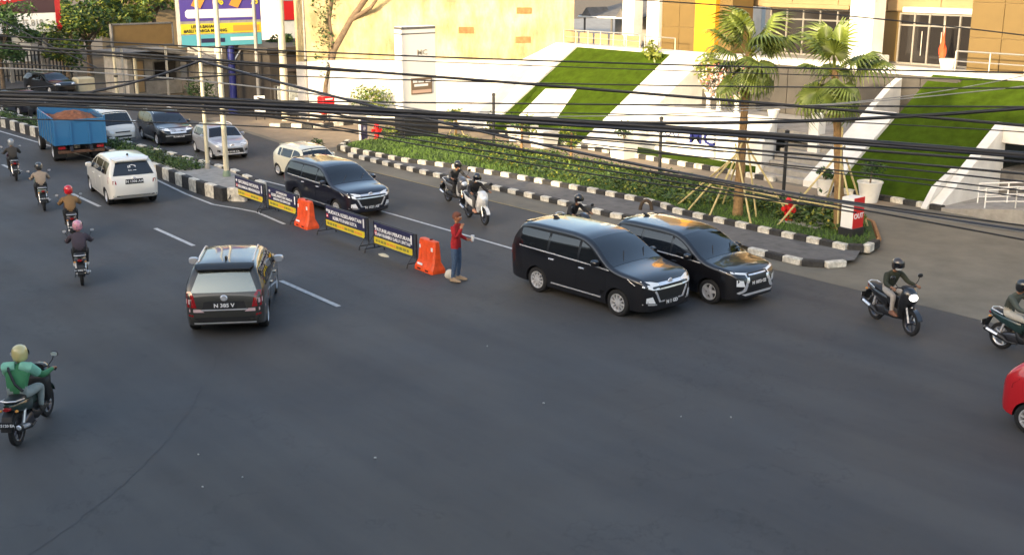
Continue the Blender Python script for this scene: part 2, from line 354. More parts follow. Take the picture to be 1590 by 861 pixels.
# sign wall, terrace and the grey wall behind it
B('sign_wall', MB().cbox(-32.4, -25.6, 33.2, 33.5, 0, 1.95, .02), M['wwall'], pod)
B('terrace', MB().box(-32.4, -23.3, 33.5, 37.3, 1.2, 1.55), M['concrete'], pod)
B('stair_wall', MB().prism([(32.4, 0), (33.0, 0), (33.0, 1.95), (32.4, 1.1)], -25.6, -25.35, 'x'), M['wwall'], pod)
gw = B('grey_wall', MB().box(-32.4, -20.9, 37.2, 37.4, 1.5, 3.40), M['greywall'], pod)
for i in range(8): B('stone_panel', MB().cbox(-32.3 + i * 1.42, -30.91 + i * 1.42, 37.15, 37.2, 1.56, 3.34, .008), M['greywall'], gw)
B('cheek_wall', MB().prism([(33.2, 0), (35.4, 0), (37.4, 1.2), (37.4, 3.4), (36.5, 3.0), (33.2, .85)], -23.35, -23.1, 'x'), M['wwall'], pod)
B('cheek_wall', MB().prism([(32.05, 0), (37.4, 0), (37.4, bz(37.4) + .1), (32.05, bz(32.05) + .1)], -32.55, -32.38, 'x'), M['wwall'], pod)
st = B('stair', MB().box(-25.3, -23.4, 34.3, 36.0, 0, 1.50), M['concrete'], pod)
for i in range(8): B('step', MB().cbox(-25.3, -23.4, 32.2 + i * .28, 34.4, i * .185, (i + 1) * .185, .01), M['concrete'], st)
B('planting_strip', MB().box(-32.3, -25.7, 32.1, 33.2, 0, .16), M['turf'], pod)
# ramp opening with white frame
B('frame_beam', MB().prism([(31.95, 0), (35.5, 0), (35.5, bz(35.5) + .12), (32.05, bz(32.05) + .12)], -18.55, -18.2, 'x'), M['wwall'], pod)
B('frame_beam', MB().cbox(-18.2, -8, 35.25, 35.5, 1.75, 2.28, .02), M['wwall'], pod)
B('foot_wall', MB().prism([(31.8, 0), (33.4, 0), (33.4, 1.1), (32.3, .62), (31.8, .05)], -18.75, -18.56, 'x'), M['wwall'], pod)
B('back_wall', MB().box(-18.2, -8, 37.0, 37.2, 0, 3.0), M['concrete'], pod)
B('lower_floor', MB().prism([(-18.2, -.02), (-8, -.02), (-8, 1.25), (-16.0, .40), (-17.9, .12), (-18.2, .12)], 31.9, 35.4, 'y'), M['concrete'], pod)
B('landing', MB().box(-18.2, -8, 35.4, 37.0, 0, .9), M['dkconcrete'], pod)
def railing(name, parent, pts, h, m, bars=2, r=.022, posts=True, step=1.1):
    g = B(name, MB().tube([(x, y, z + h) for x, y, z in pts], r, 8), m, parent)
    for k in range(bars): B('rail', MB().tube([(x, y, z + h * (k + 1) / (bars + 1)) for x, y, z in pts], r * .75, 6), m, g)
    for i in range(len(pts) - 1):
        a, b = Vector(pts[i]), Vector(pts[i + 1]); n = max(1, int(round((b - a).length / step)))
        for k in range(n + 1): 
            q = a.lerp(b, k / n); B('post', MB().tube([q, q + Vector((0, 0, h))], r, 8), m, g)
    return g
def rz_(x): return .40 + max(0, (x + 16)) * .106 if x > -16 else (.12 + (x + 17.9) * .147)
rr = thing('ramp_railing', 'white railing on the far side of the entrance ramp', 'railing')
railing('handrail', rr, [(-17.75, 33.3, .12), (-16, 33.5, .4), (-12, 33.9, .82), (-9, 34.1, 1.1)], .62, M['white'], step=.75)
rr = thing('ramp_railing', 'white railing on the near side of the entrance ramp', 'railing')
railing('handrail', rr, [(-16.9, 32.15, .25), (-16, 32.2, .40), (-12, 32.2, .82), (-9, 32.2, 1.1)], .62, M['white'], step=.75)
# lettering on the sign wall
sg = B('wall_sign', MB().cbox(-31.3, -27.4, 33.14, 33.2, .42, 1.28, .01), M['white']); tag(sg, 'long white name board with blue letters on the low wall', 'sign')
text('MC', .72, M['blue'], sg, (-28.75, 33.12, .90), (R(90), 0, 0), 1.25)
for i in range(3): B('emblem', MB().tube([(-30.9 + i * .42 + .16 * math.cos(a * .6), 33.12, .98 + .16 * math.sin(a * .6)) for a in range(11)], .02, 5), M['blue'], sg)
B('grey_mark', MB().box(-30.6, -30.0, 33.125, 33.14, .5, .62), M['steel'], sg)
B('grey_mark', MB().box(-28.9, -27.7, 33.125, 33.14, .47, .53), M['steel'], sg)
# ================================================================ BUILDING above the podium
bd = thing('hotel_building', 'beige and yellow building with glass entrance on the podium', 'building')
def panels(parent, x0, x1, z0, z1, p, nx, nz, m, gap=.02, th=.05):
    w, h = (x1 - x0) / nx, (z1 - z0) / nz
    me = MB().cbox(gap / 2, w - gap / 2, -th, 0, gap / 2, h - gap / 2, .006).mesh('panel'); me.materials.append(m)
    for i in range(nx):
        for k in range(nz): put('panel', me, None, parent, (x0 + i * w, p, z0 + k * h))
wl = B('wall', MB().box(-36.5, -34.4, 39.05, 42, 3.5, 12), M['beigelt'], bd); panels(wl, -36.5, -34.4, 3.5, 9.5, 39.05, 2, 6, M['beige'])
B('column', MB().cbox(-34.35, -33.2, 38.75, 39.6, 3.5, 12, .02), M['yellow'], bd)['label'] = 'bright yellow column'
B('column', MB().cbox(-33.2, -32.5, 39.0, 40.4, 3.5, 12, .02), M['beige'], bd)
B('column', MB().cbox(-39.0, -38.25, 39.0, 39.6, 3.5, 7.8, .02), M['wwall'], bd)
B('column', MB().cbox(-37.35, -36.6, 38.9, 39.5, 3.5, 7.8, .02), M['wwall'], bd)
B('column', MB().cbox(-38.0, -37.6, 41, 41.4, 3.5, 12, .02), M['concrete'], bd)
B('column', MB().cbox(-26.6, -25.55, 38.8, 39.6, 3.5, 12, .03), M['wwall'], bd)['label'] = 'thick white column by the entrance'
B('column_base', MB().cbox(-26.75, -25.3, 38.7, 39.7, 3.5, 3.85, .03), M['wwall'], bd)
B('wall', MB().box(-42.6, -36.5, 46, 46.3, 3.5, 7.8), M['wwall'], bd)
B('wall', MB().box(-32.6, -21.9, 44.6, 44.8, 3.5, 8), M['beige'], bd)
fu = B('fascia', MB().box(-33.2, -21.75, 40.9, 41.2, 5.42, 7.6), M['beigelt'], bd)
for i in range(5): B('panel', MB().cbox(-33.1 + i * 2.27, -30.86 + i * 2.27, 40.84, 40.9, 5.46, 7.5, .01), M['beigelt'], fu)
B('downlight_band', MB().cbox(-32.2, -27.9, 40.6, 40.84, 5.42, 5.60, .02), M['beigelt'], bd); B('downlight_band', MB().cbox(-25.3, -22.3, 40.3, 40.84, 5.42, 5.62, .02), M['wwall'], bd)
B('upper_slab', MB().box(-34.2, -21.0, 38.6, 45, 7.6, 8.2), M['beigelt'], bd)
uw = B('upper_wall', MB().box(-34.2, -21.0, 38.9, 39.2, 8.2, 12), M['beigelt'], bd); panels(uw, -34.2, -21.0, 8.2, 11.8, 38.9, 9, 3, M['beige'])
def glazing(x0, x1, p, z0, z1, nx, tz):
    g = B('window', MB().box(x0, x1, p + .02, p + .05, z0, z1), M['glasslt'], bd)
    w = (x1 - x0) / nx
    for i in range(nx): B('pane', MB().box(x0 + i * w + .05, x0 + (i + 1) * w - .05, p - .004, p + .012, z0 + .05, z1 - .05), M['glass'], g)
    for i in range(nx + 1): B('mullion', MB().cbox(x0 + i * w - .035, x0 + i * w + .035, p - .05, p + .06, z0, z1, .008), M['steel'], g)
    for z in (z0 + .03, tz, z1 - .03): B('transom', MB().box(x0, x1, p - .03, p + .04, z - .03, z + .03), M['steel'], g)
    return g
glazing(-32.0, -27.8, 41.0, 3.5, 5.4, 5, 4.95)
glazing(-25.4, -22.3, 40.4, 3.5, 5.4, 5, 4.95)
B('wall', MB().box(-27.8, -25.4, 41.0, 41.2, 3.5, 5.4), M['beige'], bd)
B('wall', MB().box(-22.3, -21.75, 40.2, 40.5, 3.5, 5.4), M['beige'], bd)
wr = B('wall', MB().box(-21.75, -6, 39.05, 44, 3.5, 12), M['beigelt'], bd); panels(wr, -21.75, -9.75, 3.5, 10.7, 39.05, 10, 6, M['beige'])
for (x, z) in ((-23.6, 4.3), (-24.4, 4.3)): B('door_bar', MB().tube([(x, 40.33, z - .45), (x, 40.33, z + .45)], .02, 6), M['steel'], bd)
# lean-to roof behind the balcony
sh = thing('shed', 'grey lean-to shed with white gutter behind the balcony railing', 'shed')
B('roof', MB().prism([(40.2, 4.75), (44, 5.4), (44, 5.3), (40.2, 4.65)], -43.2, -39.0, 'x'), M['dkconcrete'], sh)
B('gutter', MB().tube([(-43.2, 40.15, 4.66), (-39.0, 40.15, 4.70)], .05, 8), M['white'], sh)
B('wall', MB().box(-43.0, -39.2, 42.5, 42.6, 3.5, 5.1), M['concrete'], sh)
for x in (-42.9, -41.0, -39.4): B('post', MB().tube([(x, 40.3, 3.5), (x, 40.3, 4.65)], .05, 8), M['dkconcrete'], sh)
for x in (-42.6, -40.2): B('gable', MB().prism([(x - .35, 4.72), (x, 5.12), (x + .35, 4.72)], 40.1, 41.5, 'y'), M['dkconcrete'], sh)
# balcony railings
bl = thing('balcony_railing', 'steel balcony railing with glass above the sunlit turf bank', 'railing')
railing('handrail', bl, [(-41.6, 37.75, 3.56), (-36.6, 37.75, 3.56)], .62, M['steel'], bars=1, r=.03, step=.85)
for i in range(5): B('pane', MB().box(-41.5 + i * 1.0, -40.62 + i * 1.0, 37.74, 37.755, 3.62, 4.1), M['beigelt'], bl)
bl = thing('balcony_railing', 'low steel railing in front of the beige wall beside the yellow column', 'railing')
railing('handrail', bl, [(-36.3, 37.75, 3.56), (-34.5, 37.75, 3.56)], .55, M['steel'], bars=0, r=.025, step=.9)
bl = thing('balcony_railing', 'steel railing at the top of the shaded turf bank', 'railing')
railing('handrail', bl, [(-21.5, 37.8, 3.62), (-9, 37.8, 3.62)], .68, M['steel'], bars=1, r=.028, step=1.3)
fl = thing('flag', 'furled orange red flag standing by the glass entrance', 'flag', (-22.9, 39.3, 3.5))
B('pole', MB().tube([(0, 0, 0), (0, 0, 1.7)], .02, 6), M['steel'], fl)
B('cloth', MB().rings([[(.12 * k * math.cos(a * .785 + s * .3) * (1 + .3 * math.sin(3 * a + s)), .1 * k * math.sin(a * .785), .35 + s * .2) for a in range(8)] for s, k in enumerate((.7, 1.1, 1.2, 1., .8, .5, .2))]), mat('flag_red', (.70, .10, .03), .7), fl, 50)
pl = B('planter', MB().lathe([(.22, 0), (.30, .3), (.30, .34)], 12), M['white'], None, 40, (-22.3, 38.7, 3.6)); tag(pl, 'small white planter at the foot of the orange flag', 'planter')
# ================================================================ angled sunlit wall left of the podium
A2, B2 = Vector((-41.3, 38.1)), Vector((-49.7, 27.9)); wd = (B2 - A2).normalized(); wn = Vector((-wd.y, wd.x));
if wn.x < 0: wn = -wn
if wn.dot(-A2) < 0: wn = -wn
WL = (B2 - A2).length
def wall_mat():
    m = mat('old_yellow_render', (.60, .40, .10), .85, var=.0); n = m.node_tree.nodes; l = m.node_tree.links; b = n['Principled BSDF']
    tc = n.new('ShaderNodeTexCoord')
    def noise(s, d, r=.6, sc=None):
        t = n.new('ShaderNodeTexNoise'); t.inputs['Scale'].default_value = s; t.inputs['Detail'].default_value = d; t.inputs['Roughness'].default_value = r
        if sc:
            mp = n.new('ShaderNodeMapping'); mp.inputs['Scale'].default_value = sc; l.new(tc.outputs['Object'], mp.inputs[0]); l.new(mp.outputs[0], t.inputs['Vector'])
        else: l.new(tc.outputs['Object'], t.inputs['Vector'])
        return t.outputs['Fac']
    r1 = n.new('ShaderNodeValToRGB'); e = r1.color_ramp.elements; e[0].position = .28; e[0].color = (.54, .42, .19, 1); e[1].position = .66; e[1].color = (.69, .60, .38, 1)
    l.new(noise(.55, 8), r1.inputs[0])
    r2 = n.new('ShaderNodeValToRGB'); e = r2.color_ramp.elements; e[0].position = .38; e[0].color = (.34, .31, .26, 1); e[1].position = .62; e[1].color = (.95, .93, .90, 1)
    l.new(noise(1.1, 9, .7, (1, 1, .35)), r2.inputs[0])
    mx = n.new('ShaderNodeMix'); mx.data_type = 'RGBA'; mx.blend_type = 'MULTIPLY'; mx.inputs[0].default_value = .8
    l.new(r1.outputs[0], mx.inputs[6]); l.new(r2.outputs[0], mx.inputs[7]); l.new(mx.outputs[2], b.inputs['Base Color'])
    u = n.new('ShaderNodeBump'); u.inputs['Strength'].default_value = .8; u.inputs['Distance'].default_value = .05; l.new(noise(6, 8, .7), u.inputs['Height']); l.new(u.outputs[0], b.inputs['Normal'])
    return m
yw = thing('old_wall', 'tall stained yellow wall with white base, lit by low sun', 'wall', (A2.x, A2.y, 0), math.atan2(wd.y, wd.x))
sgn = 1 if Vector((-wd.y, wd.x)).dot(wn) > 0 else -1          # local +y or -y faces the road
def wb(x0, x1, d0, d1, z0, z1):
    a, b2 = sorted((d0 * sgn, d1 * sgn)); return MB().box(x0, x1, a, b2, z0, z1)
B('render', wb(-.0, WL, -.5, 0, 2.6, 7.4), wall_mat(), yw)
B('white_base', wb(-.2, WL + .0, -.4, .10, 0, 2.68), M['wwall'], yw)
B('ledge', wb(-.2, WL - 1, -.4, .16, 2.66, 2.76), M['wwall'], yw)
for (x, z) in ((2.0, 4.9), (2.05, 3.55), (4.75, 4.0), (7.0, 4.05), (3.4, 6.3)):
    v = B('vent', wb(x, x + .72, .0, .03, z, z + .30), M['brick'], yw)
    for i in range(5): B('louvre', wb(x + .03, x + .69, .03, .05, z + .03 + i * .055, z + .055 + i * .055), M['brick'], v)
# ---- buildings on the camera's side of the road: they throw the shade that covers the carriageways
for (x0, x1, p0, p1, h, lb) in ((-140, -40, -34, -14, 13.0, 'long building row on the near side of the road, far left'), (-40, -12, -34, -14, 10.0, 'lower building on the near side of the road beside the camera'), (-12, 60, -36, -14, 15.5, 'tall block on the near side of the road, right of the camera')):
    t = thing('street_building', lb, 'building')
    B('wall', MB().box(x0, x1, p0, p1, 0, h - .4), M['dkconcrete'], t); B('parapet', MB().box(x0 - .2, x1 + .2, p0, p1 + .2, h - .4, h), M['wwall'], t)
    me = MB().box(-.9, .9, 0, .06, 0, 1.6).mesh('window'); me.materials.append(M['glass'])
    for k in range(int(h // 3.4)):
        for i in range(int((x1 - x0) / 4)): put('window', me, None, t, (x0 + 2 + i * 4, p1, 1.2 + k * 3.4))
# ================================================================ VEGETATION
def leafcloud(mb, c, r, n, size, mi=None, nm=2, rnd=random, flat=.0):
    for _ in range(n):
        while True:
            p = Vector((rnd.uniform(-1, 1), rnd.uniform(-1, 1), rnd.uniform(-1, 1)))
            if .25 < p.length < 1: break
        q = Vector((c[0] + p.x * r[0], c[1] + p.y * r[1], c[2] + p.z * r[2]))
        s = size * rnd.uniform(.6, 1.35)
        u = Vector((rnd.gauss(0, 1), rnd.gauss(0, 1), rnd.gauss(0, .6))).normalized(); v = u.cross(Vector((rnd.gauss(0, 1), rnd.gauss(0, 1), rnd.gauss(0, 1)))).normalized()
        mb.add([q - u * s, q + v * s * .45, q + u * s, q - v * s * .45], [(0, 1, 2, 3)], rnd.randrange(nm) if mi is None else mi)
def make_tree(name, label, loc, h, spread, clumps, leaves, lsize, mats, trunk_r=.16, seed=1, group=None, lean=(0, 0), low=.35, bark='bark'):
    rnd = random.Random(seed); t = thing(name, label, 'tree', loc, 0, group)
    tb = MB(); fork = Vector((lean[0] * .5, lean[1] * .5, h * .45))
    tb.tube([(0, 0, -.05), (lean[0] * .1, lean[1] * .1, h * .12), (lean[0] * .3 + rnd.uniform(-.1, .1), lean[1] * .3, h * .3), fork], [trunk_r * 1.25, trunk_r, trunk_r * .85, trunk_r * .75], 9)
    crown = MB(); cs = []
    for k in range(clumps):
        a = rnd.uniform(0, 6.283); rr = spread * math.sqrt(rnd.uniform(.05, 1)); z = h * rnd.uniform(low, 1.0)
        rr *= max(.35, 1 - abs(z / h - .65) * 1.1)
        cs.append(Vector((lean[0] + rr * math.cos(a), lean[1] + rr * math.sin(a), z)))
    for c in cs:
        if rnd.random() < .55:
            m = fork.lerp(c, .5) + Vector((rnd.uniform(-.2, .2), rnd.uniform(-.2, .2), rnd.uniform(-.1, .3)))
            tb.tube([fork * rnd.uniform(.75, 1), m, c], [trunk_r * .45, trunk_r * .28, trunk_r * .1], 6)
        s = spread * rnd.uniform(.22, .42)
        leafcloud(crown, c, (s, s, s * rnd.uniform(.55, .8)), leaves, lsize, nm=len(mats), rnd=rnd)
    B('trunk', tb, M[bark], t, 60); B('crown', crown, [M[x] for x in mats], t)
    return t
def bush(name, label, loc, r, n, size, mats, seed=1, group=None, cat='bush', parent=None):
    rnd = random.Random(seed); mb = MB()
    for k in range(5): leafcloud(mb, (rnd.uniform(-.5, .5) * r[0], rnd.uniform(-.5, .5) * r[1], r[2] * rnd.uniform(.35, .75)), (r[0] * .6, r[1] * .6, r[2] * .45), n // 5, size, nm=len(mats), rnd=rnd)
    o = B(name, mb, [M[x] for x in mats], parent, None, loc)
    if label: tag(o, label, cat, group)
    return o
# background trees, upper left
make_tree('street_tree', 'tall yellow green tree right of the red and white billboard', (-84, 35.5, 0), 9.5, 4.2, 26, 150, .20, ['leafB', 'leafA'], .2, 3)
make_tree('street_tree', 'broad green tree standing under the red and white billboard', (-92, 31, 0), 7.5, 4.6, 26, 140, .22, ['leafA', 'leafD'], .2, 4, low=.25)
make_tree('street_tree', 'dark low tree at the left edge behind the iron fence', (-82, 22.5, 0), 5.6, 3.4, 22, 140, .18, ['leafD', 'leafA'], .16, 5, low=.3)
make_tree('street_tree', 'dark tree with trunk behind the striped post, far left', (-78, 28.3, 0), 5.5, 2.6, 18, 130, .16, ['leafD', 'leafA', 'leafB'], .2, 6, low=.35)
make_tree('street_tree', 'dense dark tree overhanging the iron fence at the left edge', (-71, 20.6, 0), 4.6, 2.3, 20, 170, .13, ['leafD', 'leafA'], .12, 31, low=.3)
make_tree('street_tree', 'dark leafy tree behind the blue truck and minibus', (-74.5, 25.6, 0), 4.2, 1.9, 18, 150, .13, ['leafD', 'leafA', 'leafB'], .12, 32, low=.3)
make_tree('street_tree', 'sunlit pale green tree filling the gap left of the brown billboard', (-80, 31.0, 0), 7.8, 3.0, 24, 150, .17, ['leafB', 'leafB', 'leafA'], .16, 33, low=.3)
bush('hedge_bush', 'dark hedge left of the blue billboard column', (-56.0, 25.4, 0), (1.0, 1.3, 1.5), 500, .09, ['leafD', 'leafA'], 34)
bush('hedge_bush', 'dark hedge behind the blue billboard column', (-57.0, 28.4, 0), (1.2, 1.2, 2.2), 600, .10, ['leafD'], 35)
make_tree('street_tree', 'small tree with golden leaves by the far left wall', (-80, 27.2, 0), 2.6, .9, 10, 90, .12, ['yelflower', 'leafB'], .07, 7)
make_tree('street_tree', 'dark green slender tree between the blue column and utility poles', (-53.5, 29.2, 0), 3.6, 1.0, 16, 150, .10, ['leafD', 'leafA'], .09, 8, low=.25)
make_tree('street_tree', 'leafy tree rising along the poles left of the yellow wall', (-50.5, 29.2, 0), 7.6, 1.2, 20, 130, .11, ['leafA', 'leafD'], .14, 9, lean=(.2, .2), low=.3)
# big leaning bare tree in front of the yellow wall
rnd = random.Random(5); lt = thing('leaning_tree', 'leaning bare trunk with mossy branches in front of the yellow wall', 'tree', (-49.0, 28.9, 0))
tb = MB(); tb.tube([(0, 0, 0), (.1, .1, 1.6), (.35, .45, 3.2), (.9, 1.1, 4.6), (1.7, 2.0, 6.2), (2.4, 2.8, 7.8)], [.26, .22, .20, .17, .15, .10], 10)
tb.tube([(.35, .45, 3.2), (.3, .3, 4.6), (.6, .4, 6.4)], [.14, .1, .06], 8); tb.tube([(.9, 1.1, 4.6), (1.9, 1.6, 5.2), (2.9, 2.0, 6.4)], [.12, .09, .05], 8)
tb.tube([(.1, .1, 1.6), (-.3, -.1, 3.0), (-.4, .0, 5.0), (-.2, .1, 7.0)], [.12, .1, .08, .05], 8)
B('trunk', tb, M['bark'], lt, 60); cr = MB()
for c in ((.2, .2, 3.7), (-.1, .1, 4.5), (.0, .0, 5.2), (.15, .2, 4.2), (-.35, 0, 3.4), (-.1, 0, 2.9), (.2, .3, 4.9), (.45, .35, 5.7), (-.3, .0, 4.2), (-.35, 0, 5.6), (2.3, 1.8, 6.3), (.1, .1, 2.3), (2.4, 2.7, 7.6)): leafcloud(cr, c, (.45, .45, .5), 110, .08, nm=2, rnd=rnd)
B('crown', cr, [M['leafA'], M['leafD']], lt)
bush('shrub', 'low shrub beside the blue sign at the left end of the island', (-40.4, 26.9, .15), (.8, .6, .55), 260, .07, ['leafA', 'leafB'], 3)
bush('hedge_bush', 'sunlit clipped bush at the foot of the yellow wall', (-46.6, 30.2, 0), (1.5, .9, 1.5), 1100, .08, ['leafB', 'leafA'], 5)
# ---- island planting: grass and ground cover
def in_poly(x, y, poly):
    c = False; j = len(poly) - 1
    for i in range(len(poly)):
        if (poly[i][1] > y) != (poly[j][1] > y) and x < (poly[j][0] - poly[i][0]) * (y - poly[i][1]) / (poly[j][1] - poly[i][1]) + poly[i][0]: c = not c
        j = i
    return c
ISL = [(-40.4, 25.2), (-39.5, 24.25), (-38.8, 24.2), (-35.2, 24.4), (-33.2, 24.95), (-30.2, 25.35), (-27.2, 25.6), (-24.5, 25.8), (-22.6, 25.4), (-19.1, 25.35), (-17.0, 25.4), (-16.75, 25.8), (-17.1, 26.6), (-18.4, 28.2), (-19.8, 29.1), (-28, 29.1), (-38, 29.15), (-40.4, 28.9)]
rnd = random.Random(21); g = MB()
for _ in range(26000):
    x, y = rnd.uniform(-40.4, -16.7), rnd.uniform(24.1, 29.15)
    if not in_poly(x, y, ISL): continue
    h = rnd.uniform(.06, .15); a = rnd.uniform(0, 6.28); dx, dy = math.cos(a) * .02, math.sin(a) * .02; lx, ly = rnd.gauss(0, .05), rnd.gauss(0, .05)
    g.add([(x - dx, y - dy, .18), (x + dx, y + dy, .18), (x + lx, y + ly, .18 + h)], [(0, 1, 2)], 0)
tag(B('grass', g, M['grassblade']), 'short grass covering the island bed', 'grass', None, 'stuff')
g = MB()
def cover(n, x0, x1, y0, y1, hmax, size, z0=.18):
    for _ in range(n):
        x, y = rnd.uniform(x0, x1), rnd.uniform(y0, y1)
        if not in_poly(x, y, ISL): continue
        dens = .5 + .5 * math.sin(x * 1.7 + math.sin(y * 2.3) * 1.3) * math.sin(y * 2.9 + x * .4)
        if rnd.random() > .35 + .65 * dens: continue
        z = z0 + abs(rnd.gauss(.5, .35)) * hmax * (.45 + .55 * dens)
        s = size * rnd.uniform(.6, 1.4); u = Vector((rnd.gauss(0, 1), rnd.gauss(0, 1), rnd.gauss(0, .5))).normalized(); v = u.cross(Vector((rnd.gauss(0, .5), rnd.gauss(0, .5), 1))).normalized(); q = Vector((x, y, z))
        mi = 0 if rnd.random() < .52 else (3 if rnd.random() < .5 else (1 if rnd.random() < .93 else 2))
        g.add([q - u * s, q + v * s * .5, q + u * s, q - v * s * .5], [(0, 1, 2, 3)], mi)
cover(8000, -38.6, -33, 27.0, 29.1, .24, .058); cover(20000, -33.5, -22.5, 25.9, 29.1, .27, .058)
cover(2600, -22.5, -19.5, 26.9, 28.9, .34, .075)
cover(2500, -20.2, -17.6, 26.4, 28.4, .40, .08)
tag(B('ground_cover', g, [M['groundleaf'], M['leafB'], M['yelflower'], M['leafD']]), 'leafy ground cover with yellow tips on the island', 'plants', None, 'stuff')
g = MB(); MEDP = [(-34.4, 16.2), (-38.7, 16.4), (-46, 16.4), (-60, 15.95), (-60, 16.35), (-46, 17.1), (-36.6, 17.35), (-34.6, 17.0)]
for _ in range(22000):
    x, y = rnd.uniform(-60, -37.4), rnd.uniform(15.9, 17.4)
    if not in_poly(x, y, MEDP): continue
    s = .055 * rnd.uniform(.6, 1.4); q = Vector((x, y, .36 + abs(rnd.gauss(0, .5)) * .30 * (.7 + .3 * math.sin(x * 2.1))))
    u = Vector((rnd.gauss(0, 1), rnd.gauss(0, 1), rnd.gauss(0, .8))).normalized(); v = u.cross(Vector((rnd.gauss(0, 1), rnd.gauss(0, 1), 1))).normalized()
    g.add([q - u * s, q + v * s * .4, q + u * s, q - v * s * .4], [(0, 1, 2, 3)], 0 if rnd.random() < .7 else 1)
tag(B('median_plants', g, [M['groundleaf'], M['leafD']]), 'low green planting along the median', 'plants', None, 'stuff')
bush('shrub', 'small dark bush on the tan lane just above the ivory hatchback', (-40.3, 23.4, 0), (.3, .3, .55), 220, .06, ['leafD'], 77)
tag(B('half_tyre', MB().tube([(.17 * math.cos(R(a)), .02 * math.sin(R(a * 2)), .30 * math.sin(R(a))) for a in range(0, 181, 15)], .055, 8), mat('brown_rubber', (.06, .04, .025), .8), None, 60, (-23.55, 24.75, .12), R(40)), 'brown half buried tyre standing on the island walkway', 'tyre')
# ---- fan palms
def frond_mesh(rnd, L, fan, name='frond', pleats=26):
    mb = MB(); droop = rnd.uniform(.2, .6)
    pts = [(0, 0, 0), (L * .5, 0, L * .16), (L, 0, L * .08 - droop * .2)]
    mb.tube(pts, [.022, .016, .011], 5, mi=1); c = Vector(pts[-1])
    n = pleats; sp = R(rnd.uniform(250, 300)); prev = None
    for i in range(n):
        a = -sp / 2 + sp * i / (n - 1); ln = fan * (1 - .32 * (abs(a) / (sp / 2)) ** 2) * rnd.uniform(.9, 1.05)
        d = Vector((math.cos(a), math.sin(a), 0)); sd_ = Vector((-d.y, d.x, 0)); dz = -droop * ln
        p1 = c + d * ln * .55 + Vector((0, 0, .03)); p2 = c + d * ln * .82 + Vector((0, 0, dz * .45)); p3 = c + d * ln * .97 + Vector((0, 0, dz - rnd.random() * fan * .35)); wv = ln * sp / n * .30
        mb.add([c, p1 - sd_ * wv + Vector((0, 0, -.02)), p1 + Vector((0, 0, .025)), p1 + sd_ * wv + Vector((0, 0, -.02)), p2 - sd_ * wv * .6, p2 + sd_ * wv * .6, p3], [(0, 1, 2), (0, 2, 3), (1, 4, 2), (2, 5, 3), (2, 4, 5), (4, 6, 5)], 0)
    return mb
def palm(label, loc, h, seed, nf, top):
    rnd = random.Random(seed); t = thing('fan_palm', label, 'palm', loc)
    pts = []; rads = []; n = 22
    for i in range(n + 1):
        z = h * i / n; pts.append((top[0] * (z / h) ** 1.4, top[1] * (z / h) ** 1.4, z)); rads.append((.15 - .06 * z / h) * (1.07 if i % 2 else .96))
    B('trunk', MB().tube(pts, rads, 10), M['palmbark'], t, 30)
    for i in range(nf):
        mb = frond_mesh(rnd, rnd.uniform(.65, .95), rnd.uniform(.62, .86)); el = R(rnd.choice([75, 55, 35, 12, -15, -38, -50, 30]) + rnd.uniform(-8, 8)); az = i * 2.4 + rnd.uniform(-.3, .3)
        o = B('frond', mb, [M['palmleaf'], M['leafB']], t, None, (top[0], top[1], h - rnd.uniform(0, .25)))
        o.rotation_euler = Euler((rnd.uniform(-.3, .3), -el, az), 'XYZ')
    return t
palm('left fan palm with brown trunk held by bamboo props', (-21.1, 26.0, .1), 4.75, 4, 19, (.05, .05))
palm('right fan palm with slim trunk beside the OUT sign', (-18.25, 26.85, .1), 4.45, 9, 17, (-.3, -.3))
def props(label, base, zt, feet, cross):
    t = thing('bamboo_props', label, 'props', (base[0], base[1], 0))
    for i, (fx, fy, z, tx, ty) in enumerate(feet): B('pole', MB().tube([(fx, fy, .12), (tx, ty, z)], .028, 7), M['bamboo'], t)
    for a, b in cross: B('cross_bar', MB().tube([a, b], .024, 7), M['bamboo'], t)
    return t
props('bamboo poles propping the left fan palm', (-21.1, 26.0), 2.2, [(-1.35, -.75, 2.45, .22, .1), (-2.3, -.1, 1.9, -.2, .0), (-1.35, .9, 2.2, -.1, .18), (.95, -.55, 2.3, -.05, -.2), (1.25, .9, 2.15, .1, .2), (-.35, -.9, 2.35, .16, -.15), (.5, .25, 2.4, .12, .1)], [((-.6, -.5, 1.0), (1.6, .2, .75)), ((-1.5, .4, .9), (.9, .6, .8))])
props('bamboo poles propping the right fan palm', (-18.25, 26.85), 2.2, [(-1.35, -1.0, 2.45, -.05, .1), (.85, -.35, 2.3, -.1, -.1), (-1.2, .8, 2.1, -.15, .1), (.12, -.22, 3.0, .02, -.2), (.35, .9, 2.1, 0, .12)], [((-1.6, -.2, .8), (.1, -.2, .82))])
# ---- young trees with stakes, potted plants
def sapling(label, loc, h, seed, mats=('leafA', 'leafB')):
    rnd = random.Random(seed); t = thing('young_tree', label, 'tree', loc)
    B('trunk', MB().tube([(0, 0, 0), (.03, 0, h * .5), (0, .03, h * .85)], [.06, .05, .03], 7), M['palmbark'], t, 50); mb = MB()
    for k in range(5): leafcloud(mb, (rnd.uniform(-.25, .25), rnd.uniform(-.25, .25), h * rnd.uniform(.6, 1)), (.32, .32, .26), 60, .08, nm=2, rnd=rnd)
    B('crown', mb, [M[m] for m in mats], t); return t
sapling('young tree with reddish trunk on the island, left of the dark post', (-34.0, 29.6 - .9, .1), 1.5, 2)
sapling('young tree on the island left of the white pot', (-31.4, 28.9, .1), 1.35, 3)
sapling('small staked tree right of the white pylon', (-38.6, 29.0, .1), 1.25, 4)
st3 = thing('bamboo_props', 'thin poles propping the small tree right of the white pylon', 'props', (-38.6, 29.0, 0))
